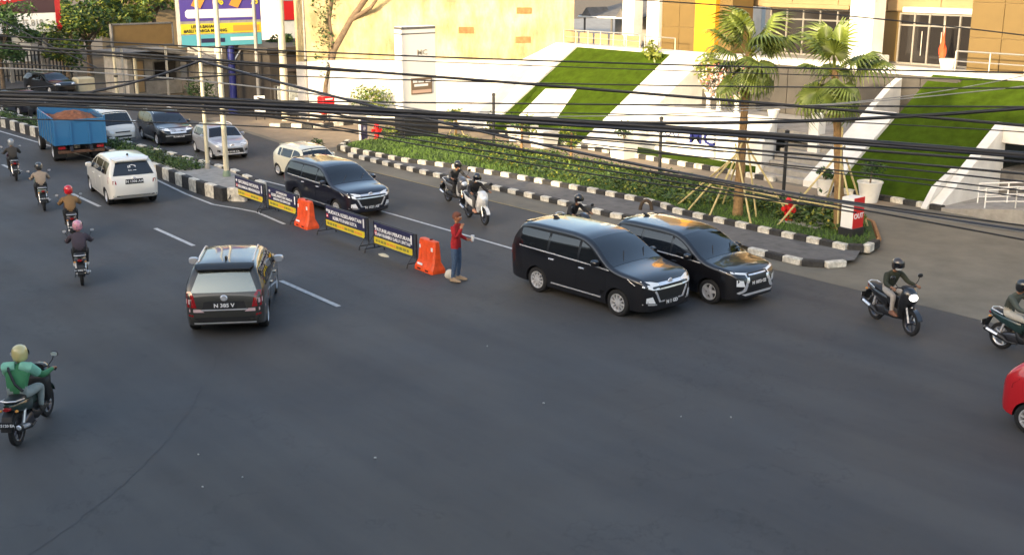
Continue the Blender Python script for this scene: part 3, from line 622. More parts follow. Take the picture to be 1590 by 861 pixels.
for a in range(3): B('pole', MB().tube([(.5 * math.cos(a * 2.1 + .5), .5 * math.sin(a * 2.1 + .5), .1), (0, 0, 1.0)], .02, 6), M['bamboo'], st3)
def pot(label, loc, r, h, plant_h, seed, square=False, mats=('leafD', 'leafA'), n=260, rim=True, plabel=None):
    if square: mb = MB().rings([[(-r * .8, -r * .8, 0), (r * .8, -r * .8, 0), (r * .8, r * .8, 0), (-r * .8, r * .8, 0)], [(-r, -r, h), (r, -r, h), (r, r, h), (-r, r, h)]])
    else: mb = MB().lathe([(r * .68, 0), (r * .98, h * .92), (r * 1.05, h * .93), (r * 1.05, h), (r * .92, h), (r * .9, h * .9)], 20)
    o = tag(B('plant_pot', mb, M['wwall'], None, 40, loc), label, 'pot')
    if plant_h:
        rnd = random.Random(seed); t = thing('potted_plant', plabel or (label.replace('pot', 'bushy plant growing in pot', 1)), 'plant', (loc[0], loc[1], loc[2] + h * .9))
        B('stem', MB().tube([(0, 0, 0), (.02, .01, plant_h * .5)], .03, 6), M['bark'], t); m2 = MB()
        for k in range(5): leafcloud(m2, (rnd.uniform(-.5, .5) * r, rnd.uniform(-.5, .5) * r, plant_h * rnd.uniform(.35, .75)), (r * .75, r * .75, plant_h * .32), n // 5, .07, nm=2, rnd=rnd)
        B('foliage', m2, [M[x] for x in mats], t)
pot('large white round pot in front of the shaded turf bank', (-20.35, 31.45, 0), .38, .66, .75, 1, plabel='bushy plant in the large round pot by the shaded turf bank')
pot('white round pot behind the right fan palm', (-21.9, 31.3, 0), .30, .55, .45, 2, plabel='small plant in the pot behind the right fan palm')
pot('white square pot near the left end of the planting strip', (-31.3, 31.55, 0), .42, .72, .85, 3, True, plabel='dark bush in the square pot by the planting strip')
pot('cream square pot right of the first dark post', (-35.3, 31.0, 0), .46, .70, 0, 4, True)
pot('cream square pot left of its twin beside the first dark post', (-36.9, 31.2, 0), .48, .70, .35, 5, True, plabel='low plant in the left cream square pot')
pot('rounded white bowl on the sign wall behind the left fan palm', (-25.7, 33.35, 1.95), .22, .30, 0, 5)
pot('rounded white bowl on the stair wall beside the stone wall', (-24.0, 33.6, 1.95), .22, .30, 0, 6)
B('pedestal', MB().box(-24.2, -23.8, 33.4, 33.8, 0, 1.95), M['wwall'], pod)
# flowering plants on the terrace
for i, (x, y, lb) in enumerate(((-30.3, 35.2, 'leftmost'), (-29.6, 35.0, 'middle'), (-28.8, 35.1, 'rightmost'))):
    t = thing('flower_stand', 'tall %s stand of pink and white flowers on the terrace' % lb, 'flowers', (x, y, 1.55), 0, 'flower stands on the terrace')
    B('stand', MB().lathe([(.18, 0), (.10, .2), (.08, .6), (.20, .8)], 10), M['white'], t, 40)
    mb = MB(); rnd = random.Random(40 + i)
    for k in range(9): leafcloud(mb, (rnd.uniform(-.2, .2), rnd.uniform(-.2, .2), .7 + k * .14), (.24, .24, .14), 34, .06, nm=3, rnd=rnd)
    tag(B('flowers', mb, [mat('pink_petal', (.62, .22, .18), .7), M['white'], M['leafB']], t), None, None, None, 'stuff')
tag(bush('frond_bush', None, (-31.6, 36.6, 2.6), (.8, .6, 1.3), 300, .11, ['leafB', 'palmleaf'], 8), 'yellow green leafy plant at the top of the sunlit turf bank', 'plant')
tag(bush('frond_bush', None, (-35.0, 36.9, 3.1), (.55, .4, .8), 200, .10, ['leafB', 'palmleaf'], 12), 'pale leafy plant leaning over the top right of the sunlit bank', 'plant')
for i, (x, y, lb) in enumerate(((-39.4, 31.55, 'left'), (-38.3, 31.7, 'right'))):
    bush('shrub', 'small leafy shrub at the foot of the white wall, %s of the pair' % lb, (x, y, .0), (.35, .3, .9), 140, .08, ['leafB', 'leafD'], 60 + i)
# ================================================================ POSTS, POLES, SIGNS
for x, y, h, lb in ((-36.45, 29.3, 2.05, 'dark slim post at the foot of the sunlit turf bank'), (-27.1, 29.1, 2.05, 'dark slim post in front of the blue lettered wall'), (-21.9, 29.15, 2.15, 'dark slim post between the two fan palms')):
    t = thing('bollard_lamp', lb, 'post', (x, y, .1))
    B('post', MB().tube([(0, 0, 0), (0, 0, h)], .055, 10), M['darksteel'], t, 40); B('collar', MB().lathe([(.09, 0), (.09, .1), (.06, .14)], 10), M['darksteel'], t); B('cap', MB().lathe([(.075, h - .05), (.075, h + .03), (.02, h + .06)], 10), M['darksteel'], t, 40)
t = thing('bollard_lamp', 'thin dark post right of the white pylon', 'post', (-40.2, 29.1, .1)); B('post', MB().tube([(0, 0, 0), (0, 0, 1.9)], .04, 8), M['darksteel'], t, 40); B('cap', MB().lathe([(.06, 1.86), (.06, 1.93)], 8), M['darksteel'], t)
py = thing('pylon_sign', 'tall white pylon sign with black base on the island', 'pylon', (-40.2, 28.15, .1))
B('base', MB().cbox(-.35, .35, -.88, .88, 0, .95, .02), mat('pylon_black', (.022, .022, .025), .4), py); B('panel', MB().cbox(-.28, .28, -.85, .85, .95, 4.62, .02), M['white'], py)
B('stripe', MB().box(-.285, .285, -.855, .855, 4.30, 4.35), M['dkconcrete'], py); B('stripe', MB().box(-.285, .285, -.855, .855, 4.50, 4.60), M['dkconcrete'], py)
lp = B('plaque', MB().cbox(.28, .31, -.45, .62, 1.85, 2.52, .01), mat('plaque_brown', (.17, .12, .08), .5), py)
for i, (yy, zz, ww) in enumerate(((-.25, 2.38, .22), (.05, 2.38, .28), (.4, 2.38, .26), (.05, 2.22, .7))): B('print', MB().box(.31, .316, yy - ww / 2, yy + ww / 2, zz - .05, zz + .05), M['wprint'], lp)
B('print', MB().box(.31, .316, -.40, .57, 1.90, 2.03), mat('plaque_pink', (.55, .38, .30), .5), lp)
text('MC', .3, M['steel'], py, (.285, .15, 3.55), (R(90), 0, R(90)), 1.2)
t = thing('direction_sign', 'small blue sign board with white arrow at the island tip', 'sign', (-40.9, 25.95, .1), R(35))
B('board', MB().cbox(-.03, .03, -.34, .34, .05, .95, .01), M['blue'], t); B('edge', MB().box(-.04, .04, -.42, -.35, 0, 1.0), M['white'], t); B('arrow', MB().prism([(-.14, .5), (0, .62), (0, .55), (.14, .55), (.14, .45), (0, .45), (0, .38)], .03, .036, 'x'), M['wprint'], t)
def hydrant(label, loc):
    t = thing('fire_hydrant', label, 'hydrant', loc)
    B('barrel', MB().lathe([(.15, 0), (.15, .05), (.10, .07), (.10, .48), (.13, .50), (.13, .55), (.10, .60), (.05, .66), (.03, .72)], 14), M['red'], t, 40)
    for s in (-1, 1): B('outlet', MB().lathe([(.055, .09 * s), (.055, .18 * s), (.07, .18 * s), (.07, .23 * s)], 10, (0, 0, .38), 'y'), M['red'], t, 40)
    B('outlet', MB().lathe([(.065, .08), (.065, .17), (.08, .17), (.08, .22)], 10, (0, 0, .34), 'x'), M['red'], t, 40)
hydrant('red fire hydrant between the two fan palms', (-19.75, 26.55, .18)); hydrant('small red fire hydrant beside the blue sign', (-40.6, 26.4, .15))
struct('hydrant_pad', MB().cbox(-19.9, -18.6, 26.3, 27.0, .12, .22, .01), M['concrete'], 'concrete pad beside the hydrant')
t = thing('exit_sign', 'red and white box sign reading OUT on a black base', 'sign', (-17.55, 26.4, .12))
B('base', MB().cbox(-.22, .22, -.27, .27, 0, .3, .01), mat('pylon_black', (0, 0, 0)), t); B('box', MB().cbox(-.19, .19, -.24, .24, .3, 1.12, .01), M['white'], t)
B('red_face', MB().box(.19, .196, -.24, .24, .3, 1.12), M['red'], t); text('OUT', .20, M['wprint'], t, (.2, 0, .62), (R(90), 0, R(90)))
t = tag(B('red_box', MB().cbox(-.28, .28, -.32, .32, .45, 1.25, .04), mat('bright_red', (.80, .006, .010), .4), None, None, (-47.3, 28.0, 0)), 'bright red box on legs by the left end of the white wall', 'box')
for sx in (-.22, .22): B('leg', MB().tube([(sx, 0, 0), (sx, 0, .46)], .03, 6), M['darksteel'], t)
B('white_stripe', MB().box(.28, .285, -.2, .2, 1.10, 1.17), M['wprint'], t)
for x, y, r, h, lb in ((-37.35, 17.30, .065, 9.5, 'slim cream pole standing on the median, left of its thicker twin'), (-35.55, 17.12, .088, 9.8, 'thicker cream pole standing on the median end')):
    t = thing('utility_pole', lb, 'pole', (x, y, .3)); B('shaft', MB().tube([(0, 0, 0), (0, 0, h * .5), (0, 0, h)], [r, r * .95, r * .85], 14), M['cream'], t, 50)
    B('band', MB().lathe([(r * 1.15, h * .22), (r * 1.15, h * .22 + .08)], 14), M['darksteel'], t, 40); B('base', MB().lathe([(r * 1.5, 0), (r * 1.5, .16), (r, .26)], 12), mat('pole_base_green', (.20, .26, .18), .7) if r > .08 else M['concrete'], t, 40)
for x, y, r, h, m, lb in ((-49.2, 26.9, .17, 9, 'cream', 'fat cream utility pole in front of the dark shop'), (-51.2, 26.6, .09, 9, 'concrete', 'slim grey pole left of the fat cream pole'), (-48.3, 27.6, .06, 8, 'concrete', 'thin grey pole right of the fat cream pole'), (-54.2, 26.6, .10, 9, 'darksteel', 'dark pole at the right edge of the big billboard'), (-53.0, 27.4, .06, 7, 'concrete', 'thin pale pole behind the dark pole'),
                          (-62.5, 24.0, .09, 3.6, 'cream', 'short pale post with wire ties left of the guard house'), (-79, 25.5, .14, 6.5, 'darksteel', 'brown pole at the far left behind the truck')):
    t = thing('utility_pole', lb, 'pole', (x, y, 0)); B('shaft', MB().tube([(0, 0, 0), (0, 0, h * .3), (0, 0, h)], [r * 1.1, r, r * .8], 12), M[m], t, 50)
    B('band', MB().lathe([(r * 1.2, h * .35), (r * 1.2, h * .35 + .1)], 12), M['darksteel'], t); B('bracket', MB().box(-.04, .04, -.35, .35, h * .8, h * .8 + .06), M['darksteel'], t)
# ---- billboards (faces towards +x, turned a little to the junction)
t = thing('billboard', 'big purple and yellow billboard with orange figures on a blue column', 'billboard', (-53.2, 25.7, 0), R(-4))
B('column', MB().lathe([(.17, 0), (.17, 3.6)], 16, (0, .55, 0)), M['blue'], t, 40); B('column_base', MB().lathe([(.3, 0), (.3, .2), (.2, .3)], 14, (0, .55, 0)), M['blue'], t)
B('box', MB().cbox(-.25, .2, -2.0, 2.15, 3.33, 9.5, .03), M['concrete'], t); B('purple_print', MB().box(.2, .21, -1.95, 2.1, 4.55, 9.4), mat('purple_print', (.085, .055, .30), .5), t)
B('yellow_print', MB().box(.2, .212, -1.95, 2.1, 3.95, 4.42), M['yprint'], t); B('teal_print', MB().box(.2, .211, -1.95, 2.1, 3.36, 3.9), mat('teal_print', (.10, .40, .48), .5), t)
B('white_print', MB().prism([(-1.6, 4.68), (1.75, 4.68), (1.85, 4.78), (1.85, 4.98), (1.75, 5.08), (-1.6, 5.08), (-1.7, 4.98), (-1.7, 4.78)], .21, .22, 'x'), M['wprint'], t)
text('7', 2.6, M['orprint'], t, (.235, -.75, 6.0), (R(90), 0, R(90)), 1.35); text('7', 2.6, M['orprint'], t, (.235, 1.15, 6.0), (R(90), 0, R(90)), 1.35)
text('%', .6, M['yprint'], t, (.236, .02, 5.48), (R(90), 0, R(90))); text('%', .6, M['yprint'], t, (.236, 1.8, 5.48), (R(90), 0, R(90)))
text('LEBIH BAHAGIA\n#ASLI WARGA MALANG', .2, M['darksteel'], t, (.22, -.75, 4.18), (R(90), 0, R(90)), 1.0)
B('orange_print', MB().box(.212, .22, .65, 2.0, 4.02, 4.30), M['orprint'], t); B('print', MB().box(.211, .218, -1.0, .2, 3.52, 3.72), M['navy'], t); B('print', MB().box(.211, .218, .5, 1.8, 3.58, 3.74), M['wprint'], t)
for yy in (-1.5, 1.2): B('brace', MB().tube([(0, yy, 3.3), (0, .55, 2.4)], .04, 6), M['steel'], t)
t = thing('billboard', 'blank brown billboard on thin steel posts', 'billboard', (-60, 24.65, 0))
B('board', MB().cbox(-.1, .1, -1.6, 1.6, 3.05, 4.15, .02), mat('brown_board', (.16, .10, .035), .6, var=.1), t)
for a, b, c, d in ((-1.65, 1.65, 3.0, 3.08), (-1.65, 1.65, 4.12, 4.2), (-1.68, -1.6, 3.0, 4.2), (1.6, 1.68, 3.0, 4.2)): B('frame', MB().box(-.13, .13, a, b, c, d), M['dkconcrete'], t)
for yy in (-1.2, 1.2): B('post', MB().tube([(0, yy, 0), (0, yy, 3.0)], .07, 8), M['steel'], t)
t = thing('billboard', 'red black and white billboard with phone number at the upper left', 'billboard', (-75, 23.2, 0))
B('box', MB().cbox(-.3, .3, -2.6, 2.35, 3.05, 8, .03), M['wwall'], t); B('dark_print', MB().box(.3, .31, -2.55, 2.05, 4.25, 7.9), mat('maroon_print', (.06, .028, .034), .5), t)
B('red_print', MB().prism([(-2.5, 4.5), (.9, 5.15), (1.5, 7.6), (-2.5, 7.6)], .31, .316, 'x'), mat('red_print', (.42, .02, .02), .5), t); B('red_edge', MB().box(.28, .32, 2.05, 2.38, 3.1, 7.9), mat('red_print', (0, 0, 0)), t)
B('white_print', MB().box(.3, .312, -2.55, 2.02, 3.1, 4.18), M['wprint'], t); text('(0341) 75.818', .55, M['steel'], t, (.318, -.15, 3.65), (R(90), 0, R(90)), .9); text('081', .6, M['wprint'], t, (.322, -.9, 5.2), (R(90), 0, R(90)))
for yy in (-1.6, 1.4): B('post', MB().tube([(0, yy, 0), (0, yy, 3.05)], .12, 10), M['dkconcrete'], t)
# ---- low buildings in the left background
M['shopdark'] = mat('dark_shop_paint', (.045, .038, .032), .7, var=.3, vs=2)
def block(name, label, x0, x1, y0, y1, h, wallm, roofm, wins=(), cat='building', roof_over=.3, rh=.25):
    t = thing(name, label, cat, ((x0 + x1) / 2, (y0 + y1) / 2, 0)); a, b = (x1 - x0) / 2, (y1 - y0) / 2
    B('wall', MB().box(-a, a, -b, b, 0, h), M[wallm], t); B('roof', MB().cbox(-a - roof_over, a + roof_over, -b - roof_over, b + roof_over, h, h + rh, .03), M[roofm], t)
    for (u0, u1, z0, z1, m) in wins:
        wv = B('window', MB().box(a, a + .03, -b + u0 - .05, -b + u1 + .05, z0 - .05, z1 + .05), M['dkconcrete'], t); n = max(1, int((u1 - u0) / .9))
        for i in range(n): B('pane', MB().box(a + .03, a + .045, -b + u0 + (u1 - u0) * i / n + .03, -b + u0 + (u1 - u0) * (i + 1) / n - .03, z0, z1), M[m], wv)
    return t
gh = block('guard_house', 'small grey guard house with flat canopy behind the minibus', -67.5, -64.0, 25.3, 28.4, 2.15, 'concrete', 'dkconcrete', [(.3, .9, .2, 1.9, 'beigelt'), (1.5, 2.8, .9, 1.8, 'glass')])
B('column', MB().tube([(2.2, -1.3, 0), (2.2, -1.3, 2.15)], .10, 10), M['cream'], gh); B('canopy', MB().prism([(-2.2, 2.75), (1.8, 2.15), (1.8, 2.28), (-2.2, 2.9)], 1.6, 3.2, 'x'), M['dkconcrete'], gh)
block('low_house', 'low grey roofed kiosk with cream walls right of the guard house', -64.5, -61, 29.0, 32.4, 1.75, 'concrete', 'dkconcrete', [(.4, 1.4, .5, 1.3, 'beigelt'), (1.8, 3.0, .3, 1.4, 'glass')], roof_over=.5)
block('shop_building', 'pale building with awning behind the two cream poles', -72, -66, 32.5, 41, 3.6, 'concrete', 'wwall', [(.5, 2.2, .3, 1.5, 'glass'), (3.0, 4.6, .3, 1.5, 'glass'), (5.2, 7.6, .3, 1.5, 'glass'), (.6, 7.8, 2.1, 2.9, 'wwall')])
block('shop_building', 'bright cream building filling the view above the brown billboard', -96, -88, 36, 52, 8.5, 'beigelt', 'wwall', [(1 + i * 2.4, 2.2 + i * 2.4, 1.2 + k * 2.6, 2.6 + k * 2.6, 'glass') for i in range(6) for k in range(3)])
ds = block('dark_shop', 'dark shop front with white lettering beneath the utility poles', -55.5, -50.5, 26.9, 33.0, 3.1, 'shopdark', 'shopdark', [(.2, 1.3, .15, 1.5, 'glass'), (1.5, 2.6, .15, 1.5, 'glass'), (2.8, 4.0, .15, 1.5, 'glass')])
for i in range(3): B('poster', MB().cbox(2.55, 2.6, -2.75 + i * .62, -2.3 + i * .62, .5, 1.5, .01), mat('grey_poster', (.42, .44, .42), .6, var=.5, vs=9), ds)
B('sign_board', MB().cbox(2.5, 2.62, -2.2, 1.2, 2.15, 2.85, .02), mat('shop_sign', (.05, .04, .04), .6), ds); text('295', .34, M['wprint'], ds, (2.65, -1.0, 2.5), (R(90), 0, R(90)))
B('red_sign', MB().cbox(2.5, 2.75, -1.4, -.6, 4.9, 5.7, .02), M['red'], ds); B('sign_post', MB().tube([(2.6, -1.0, 3.0), (2.6, -1.0, 4.9)], .05, 8), M['concrete'], ds)
B('gold_board', MB().cbox(2.4, 2.7, -1.1, .3, 3.35, 4.3, .02), mat('gold_board', (.50, .34, .08), .6, var=.2), ds)
block('shop_building', 'white two storey shop behind the utility poles', -66, -58, 31.5, 37, 7.5, 'wwall', 'concrete', [(.4, 2.4, 4.2, 5.2, 'red'), (2.8, 4.8, 3.0, 3.9, 'red'), (.5, 5.0, .4, 2.2, 'glass'), (.5, 1.9, 5.8, 6.9, 'glass'), (2.6, 4.6, 5.8, 6.9, 'glass')])
block('far_house', 'white walled house seen through the fence at the far left', -96, -92, 24, 29, 3.2, 'wwall', 'dkconcrete', [(.6, 1.6, .8, 2.2, 'glass'), (2.4, 3.6, .8, 2.2, 'glass')])
fn = thing('iron_fence', 'dark iron fence with posts at the far left', 'fence', (-76, 22, 0))
for i in range(26): B('picket', MB().box(-.02, .02, -1.2 + i * .22, -1.12 + i * .22, .1, 1.9), M['darksteel'], fn)
for z in (.4, 1.6): B('rail', MB().box(-.03, .03, -1.3, 4.6, z, z + .06), M['darksteel'], fn)
for i in range(4): B('post', MB().box(-.1, .1, -1.4 + i * 1.95, -1.2 + i * 1.95, 0, 2.2), M['concrete'], fn)
for i, (x, y, lb) in enumerate(((-62.3, 22.6, 'lone cream concrete block beside the road at the far left'),)): tag(B('concrete_block', MB().cbox(-.5, .5, -.5, .5, 0, .8, .05), M['cream'], None, None, (x - 6, y + 1.7, 0)), lb, 'block')
for (x, y, h, wd_, lb) in ((-50.2, 26.1, 1.15, .5, 'small white notice board on the dark shop forecourt, left'), (-49.6, 27.9, 1.0, .42, 'white notice board with dark triangle on the dark shop forecourt, right')):
    t = thing('notice_board', lb, 'notice board', (x, y, 0), R(-20)); B('board', MB().cbox(-.02, .02, -wd_ / 2, wd_ / 2, .35, h, .005), M['wprint'], t)
    for s in (-1, 1): B('leg', MB().tube([(0, s * wd_ * .4, 0), (0, s * wd_ * .4, .36)], .02, 6), M['darksteel'], t)
    B('print', MB().prism([(-wd_ * .35, .5), (wd_ * .35, .5 + (h - .7) * .5), (-wd_ * .35, h - .12)] if 'triangle' in lb else [(-wd_ * .4, h - .3), (wd_ * .4, h - .3), (wd_ * .4, h - .15), (-wd_ * .4, h - .15)], .021, .026, 'x'), M['shopdark'], t)
for i, (x, y, h, lb) in enumerate(((-50.9, 27.2, 2.6, 'left'), (-50.35, 28.4, 2.9, 'middle'), (-50.0, 29.6, 2.4, 'right'))):
    t = thing('hanging_sign', 'pale upright shop sign on a thin post, %s of three by the dark shop' % lb, 'sign', (x, y, 0), R(-15)); B('post', MB().tube([(0, 0, 0), (0, 0, h)], .03, 6), M['steel'], t); B('panel', MB().cbox(-.03, .03, .04, .55, h - 1.0, h - .1, .01), mat('sign_pale_%d' % i, ((.55, .53, .46), (.45, .20, .15), (.60, .58, .50))[i], .6, var=.25, vs=6), t)
    for k in range(3): B('print', MB().box(.03, .036, .1, .48, h - .9 + k * .25, h - .78 + k * .25), M['shopdark'], t)
# ================================================================ OVERHEAD CABLES
def cable(label, pl, pm, pr, px, m='cable', ext=(-.16, -.16), d=(15.5, 13.5, 11.5), group='overhead cables across the junction'):
    xs = [pl[0], pm[0], pr[0]]; P3 = []
    for (x, y) in (pl, pm, pr):
        f = (x + 200) / 2000.; inv = (1 / d[0]) * (1 - f) + (1 / d[2]) * f; P3.append(at(x, y, 1 / inv))
    a, b, c = P3; s1 = (b - a).length; s2 = s1 + (c - b).length; pts = []
    for i in range(41):
        s = s2 * (ext[0] + (1 - ext[1] - ext[0]) * i / 40)
        L0 = (s - s1) * (s - s2) / (s1 * s2); L1 = s * (s - s2) / (s1 * (s1 - s2)); L2 = s * (s - s1) / (s2 * (s2 - s1)); pts.append(a * L0 + b * L1 + c * L2)
    r = px * .5 / FPX * (P3[1] - Vector((0, 0, CAM_H))).length
    return tag(B('overhead_cable', MB().tube(pts, r, 6), M[m], None, 60), label, 'cable', group)
L_, R_ = (0., -.16), (-.16, 0.)
C = [('topmost thin cable crossing the beige panels and glass entrance', (0, 56), (800, 93), (1590, 113), 2.6, 'cable'),
     ('thin cable running from upper right across the balcony roof', (640, -12), (1100, 7), (1590, 55), 2.0, 'cable'),
     ('thick dark cable falling to the right, just below the top of the turf banks', (0, 70), (800, 129), (1590, 195), 4.5, 'cable'),
     ('thin cable starting just under the thick dark one and ending level on the right', (0, 98), (780, 128), (1590, 137), 2.2, 'cable'),
     ('thin level cable across the middle of the sunlit turf bank', (0, 150), (800, 161), (1590, 166), 2.6, 'cable'),
     ('thin cable rising to the right across the shaded turf bank', (760, 181), (1150, 172), (1590, 134), 1.8, 'cableg', L_),
     ('pale thin cable rising to the upper right corner of the shaded bank', (1000, 163), (1330, 158), (1590, 118), 1.6, 'cableg', L_),
     ('thickest black bundle sagging from left edge to right edge', (0, 148), (800, 183), (1590, 240), 8.5, 'cable'),
     ('second black bundle hugging the underside of the thickest one at left', (0, 154), (800, 189), (1590, 243), 6.0, 'cableb'),
     ('twisted black bundle bulging above the blue letters', (640, 175), (1090, 191), (1590, 168), 5.5, 'cable', L_),
     ('medium cable just under the thickest bundle', (0, 158), (800, 197), (1590, 252), 4.0, 'cable'),
     ('cable crossing right through the blue letters', (0, 161), (800, 205), (1590, 270), 3.6, 'cable'),
     ('lower thin cable skimming the bottom of the blue letters', (0, 163), (860, 212), (1590, 282), 2.6, 'cable'),
     ('long pale grey cable dropping steeply from the knot of cables at left', (312, 94), (800, 216), (1590, 360), 3.2, 'cableg', L_),
     ('thick bluish cable dropping to the right edge below the pots', (312, 95), (900, 237), (1590, 358), 4.6, 'cableb', L_),
     ('dark cable that runs lowest across the OUT sign', (380, 164), (980, 262), (1590, 372), 2.8, 'cable', L_),
     ('thin cable sloping over the island grass left of the palms', (250, 157), (740, 232), (1330, 330), 2.4, 'cable', (0., 0.)),
     ('lowest thin cable over the left part of the island', (330, 162), (735, 240), (1250, 318), 2.2, 'cable', (0., 0.)),
     ('pale thin cable over the guard house at the left', (-40, 105), (300, 125), (700, 178), 2.4, 'cableg', R_),
     ('dark cable above the blue truck load', (-40, 168), (300, 160), (760, 181), 2.6, 'cable', R_),
     ('thin cable over the roof of the silver car', (-40, 184), (600, 207), (1590, 296), 2.2, 'cable'),
     ('thin grey cable low over the blue truck', (-40, 158), (200, 150), (560, 171), 2.0, 'cableg', R_),
     ('second pair cable at the left above the guard house', (-40, 72), (250, 92), (560, 112), 2.6, 'cable', R_),
     ('short thick dark cable slanting down behind the cream poles', (20, 156), (200, 130), (312, 94), 4.0, 'cableb', (0., 0.)),
     ('thin cable slanting from the billboard down to the left', (-20, 20), (60, 62), (150, 105), 1.8, 'cable', R_),
     ('thin dark cable crossing behind the slanting thick one', (-40, 142), (180, 128), (400, 114), 2.4, 'cable', R_),
     ('fine wire just above the thickest bundle on the right half', (640, 174), (1100, 181), (1590, 205), 1.8, 'cable', L_),
     ('slim dark cable between the bluish one and the lowest one', (400, 152), (1000, 264), (1590, 350), 2.6, 'cable', L_),
     ('hair thin wire just below the topmost cable', (-40, 62), (800, 101), (1590, 126), 1.5, 'cable'),
     ('hair thin wire over the pot row, under the blue letters', (300, 160), (900, 222), (1590, 306), 1.8, 'cable', L_),
     ('third bundle strand visible at the far left under the main bundle', (-40, 143), (300, 152), (700, 178), 5.5, 'cable', R_)]
for k in C: cable(*k)
# ================================================================ CARS
def pchip(pts):
    xs = np.array([p[0] for p in pts], float); ys = np.array([p[1] for p in pts], float); h = np.diff(xs); d = np.diff(ys) / h
    m = np.zeros(len(xs)); m[0] = d[0]; m[-1] = d[-1]
    for i in range(1, len(xs) - 1):
        if d[i - 1] * d[i] > 0:
            w1, w2 = 2 * h[i] + h[i - 1], h[i] + 2 * h[i - 1]; m[i] = (w1 + w2) / (w1 / d[i - 1] + w2 / d[i])
    def f(x):
        x = min(max(x, xs[0]), xs[-1]); i = min(max(int(np.searchsorted(xs, x)) - 1, 0), len(h) - 1); t = (x - xs[i]) / h[i]
        return float(ys[i] * (2 * t**3 - 3 * t**2 + 1) + h[i] * m[i] * (t**3 - 2 * t**2 + t) + ys[i + 1] * (-2 * t**3 + 3 * t**2) + h[i] * m[i + 1] * (t**3 - t**2))
    return f
def boolean(me, cutters):
    o = bpy.data.objects.new('tmp_body', me); col.objects.link(o); cs = []
    for c in cutters:
        k = bpy.data.objects.new('tmp_cut', c); col.objects.link(k); cs.append(k)
        b = o.modifiers.new('b', 'BOOLEAN'); b.operation = 'DIFFERENCE'; b.solver = 'EXACT'; b.object = k
    dg = bpy.context.evaluated_depsgraph_get(); out = bpy.data.meshes.new_from_object(o.evaluated_get(dg))
    for k in cs: bpy.data.objects.remove(k)
    bpy.data.objects.remove(o); return out
def patch(bvh, poly, plane, sgn=1, step=.12, eps=.006, drop=.03, dirv=None):
    bm = bmesh.new(); bm.faces.new([bm.verts.new((u, v, 0)) for u, v in poly])
    us = [p[0] for p in poly]; vs = [p[1] for p in poly]
    for ax, lo, hi in ((0, min(us), max(us)), (1, min(vs), max(vs))):
        n = int((hi - lo) / step)
        for i in range(1, n + 1):
            c = lo + (hi - lo) * i / (n + 1); co = Vector((c, 0, 0)) if ax == 0 else Vector((0, c, 0)); no = Vector((1, 0, 0)) if ax == 0 else Vector((0, 1, 0))
            bmesh.ops.bisect_plane(bm, geom=bm.verts[:] + bm.edges[:] + bm.faces[:], plane_co=co, plane_no=no)
    bad = []; nrm = {}
    for v in bm.verts:
        u, q = v.co.x, v.co.y
        if plane == 'side': o, d = Vector((u, sgn * 4, q)), Vector((0, -sgn, 0))
        elif plane == 'front': o, d = Vector((sgn * 6, u, q)), Vector((-sgn, 0, 0))
        else: o, d = Vector((u, q, 5)), Vector((0, 0, -1))
        loc, no, _, _ = bvh.ray_cast(o, d)
        if loc is None: bad.append(v); continue
        if no.dot(d) > 0: no = -no
        v.co = loc + no * eps; nrm[v] = no
    if bad: bmesh.ops.delete(bm, geom=bad, context='VERTS')
    be = [e for e in bm.edges if e.is_boundary]
    r = bmesh.ops.extrude_edge_only(bm, edges=be)
    for v in [x for x in r['geom'] if isinstance(x, bmesh.types.BMVert)]:
        src = None
        for e in v.link_edges:
            w2 = e.other_vert(v)
            if w2 in nrm: src = w2; break
        if src: v.co = src.co - nrm[src] * (eps + .012)
    bmesh.ops.recalc_face_normals(bm, faces=bm.faces)
    me = bpy.data.meshes.new('patch'); bm.to_mesh(me); bm.free(); shade(me, 30); return me
_wheel = {}
def wheel_meshes(r, rr, wd, style):
    k = (round(r, 3), round(rr, 3), wd, style)
    if k in _wheel: return _wheel[k]
    ty = MB().lathe([(rr - .01, -wd / 2 + .015), (rr, -wd / 2), (r - .03, -wd / 2), (r, -wd / 2 + .03), (r, wd / 2 - .03), (r - .03, wd / 2), (rr, wd / 2), (rr - .01, wd / 2 - .015)], 28, axis='y', caps=False).mesh('wheel', 40); ty.materials.append(M['tyre'])
    rm = MB().lathe([(rr + .004, wd / 2 - .012), (rr - .025, wd / 2 - .006), (rr - .035, wd / 2 - .04), (rr - .05, 0.)], 28, axis='y', caps=False, mi=0)
    rm.lathe([(rr, -.01), (.02, -.01)], 20, axis='y', mi=1)
    n = {'five': 5, 'ten': 10, 'steel': 7}[style]; y1 = wd / 2 - .015
    for i in range(n):
        a = 2 * math.pi * i / n; hw0, hw1 = ((.045, .034) if n == 5 else (.021, .019) if n == 10 else (.05, .05)); d = Vector((math.cos(a), 0, math.sin(a))); s = Vector((-d.z, 0, d.x))
        def P(rad, w, y): q = d * rad + s * w; return (q.x, y, q.z)
        tw = .035 if n == 5 else .05
        rm.add([P(.04, -hw0, y1), P(.04, hw0, y1), P(rr - .03, hw1 + tw, y1 - .01), P(rr - .03, -hw1 + tw, y1 - .01), P(.04, -hw0, y1 - .05), P(.04, hw0, y1 - .05), P(rr - .03, hw1 + tw, y1 - .05), P(rr - .03, -hw1 + tw, y1 - .05)],
               [(0, 1, 2, 3), (0, 4, 5, 1), (1, 5, 6, 2), (2, 6, 7, 3), (3, 7, 4, 0)], 0)
    rm.lathe([(.06, y1 - .05), (.06, y1 + .006), (.03, y1 + .012)], 12, axis='y', mi=0)
    rme = rm.mesh('rim', 35); rme.materials.append(M['rim']); rme.materials.append(M['rimdk']); _wheel[k] = (ty, rme); return _wheel[k]
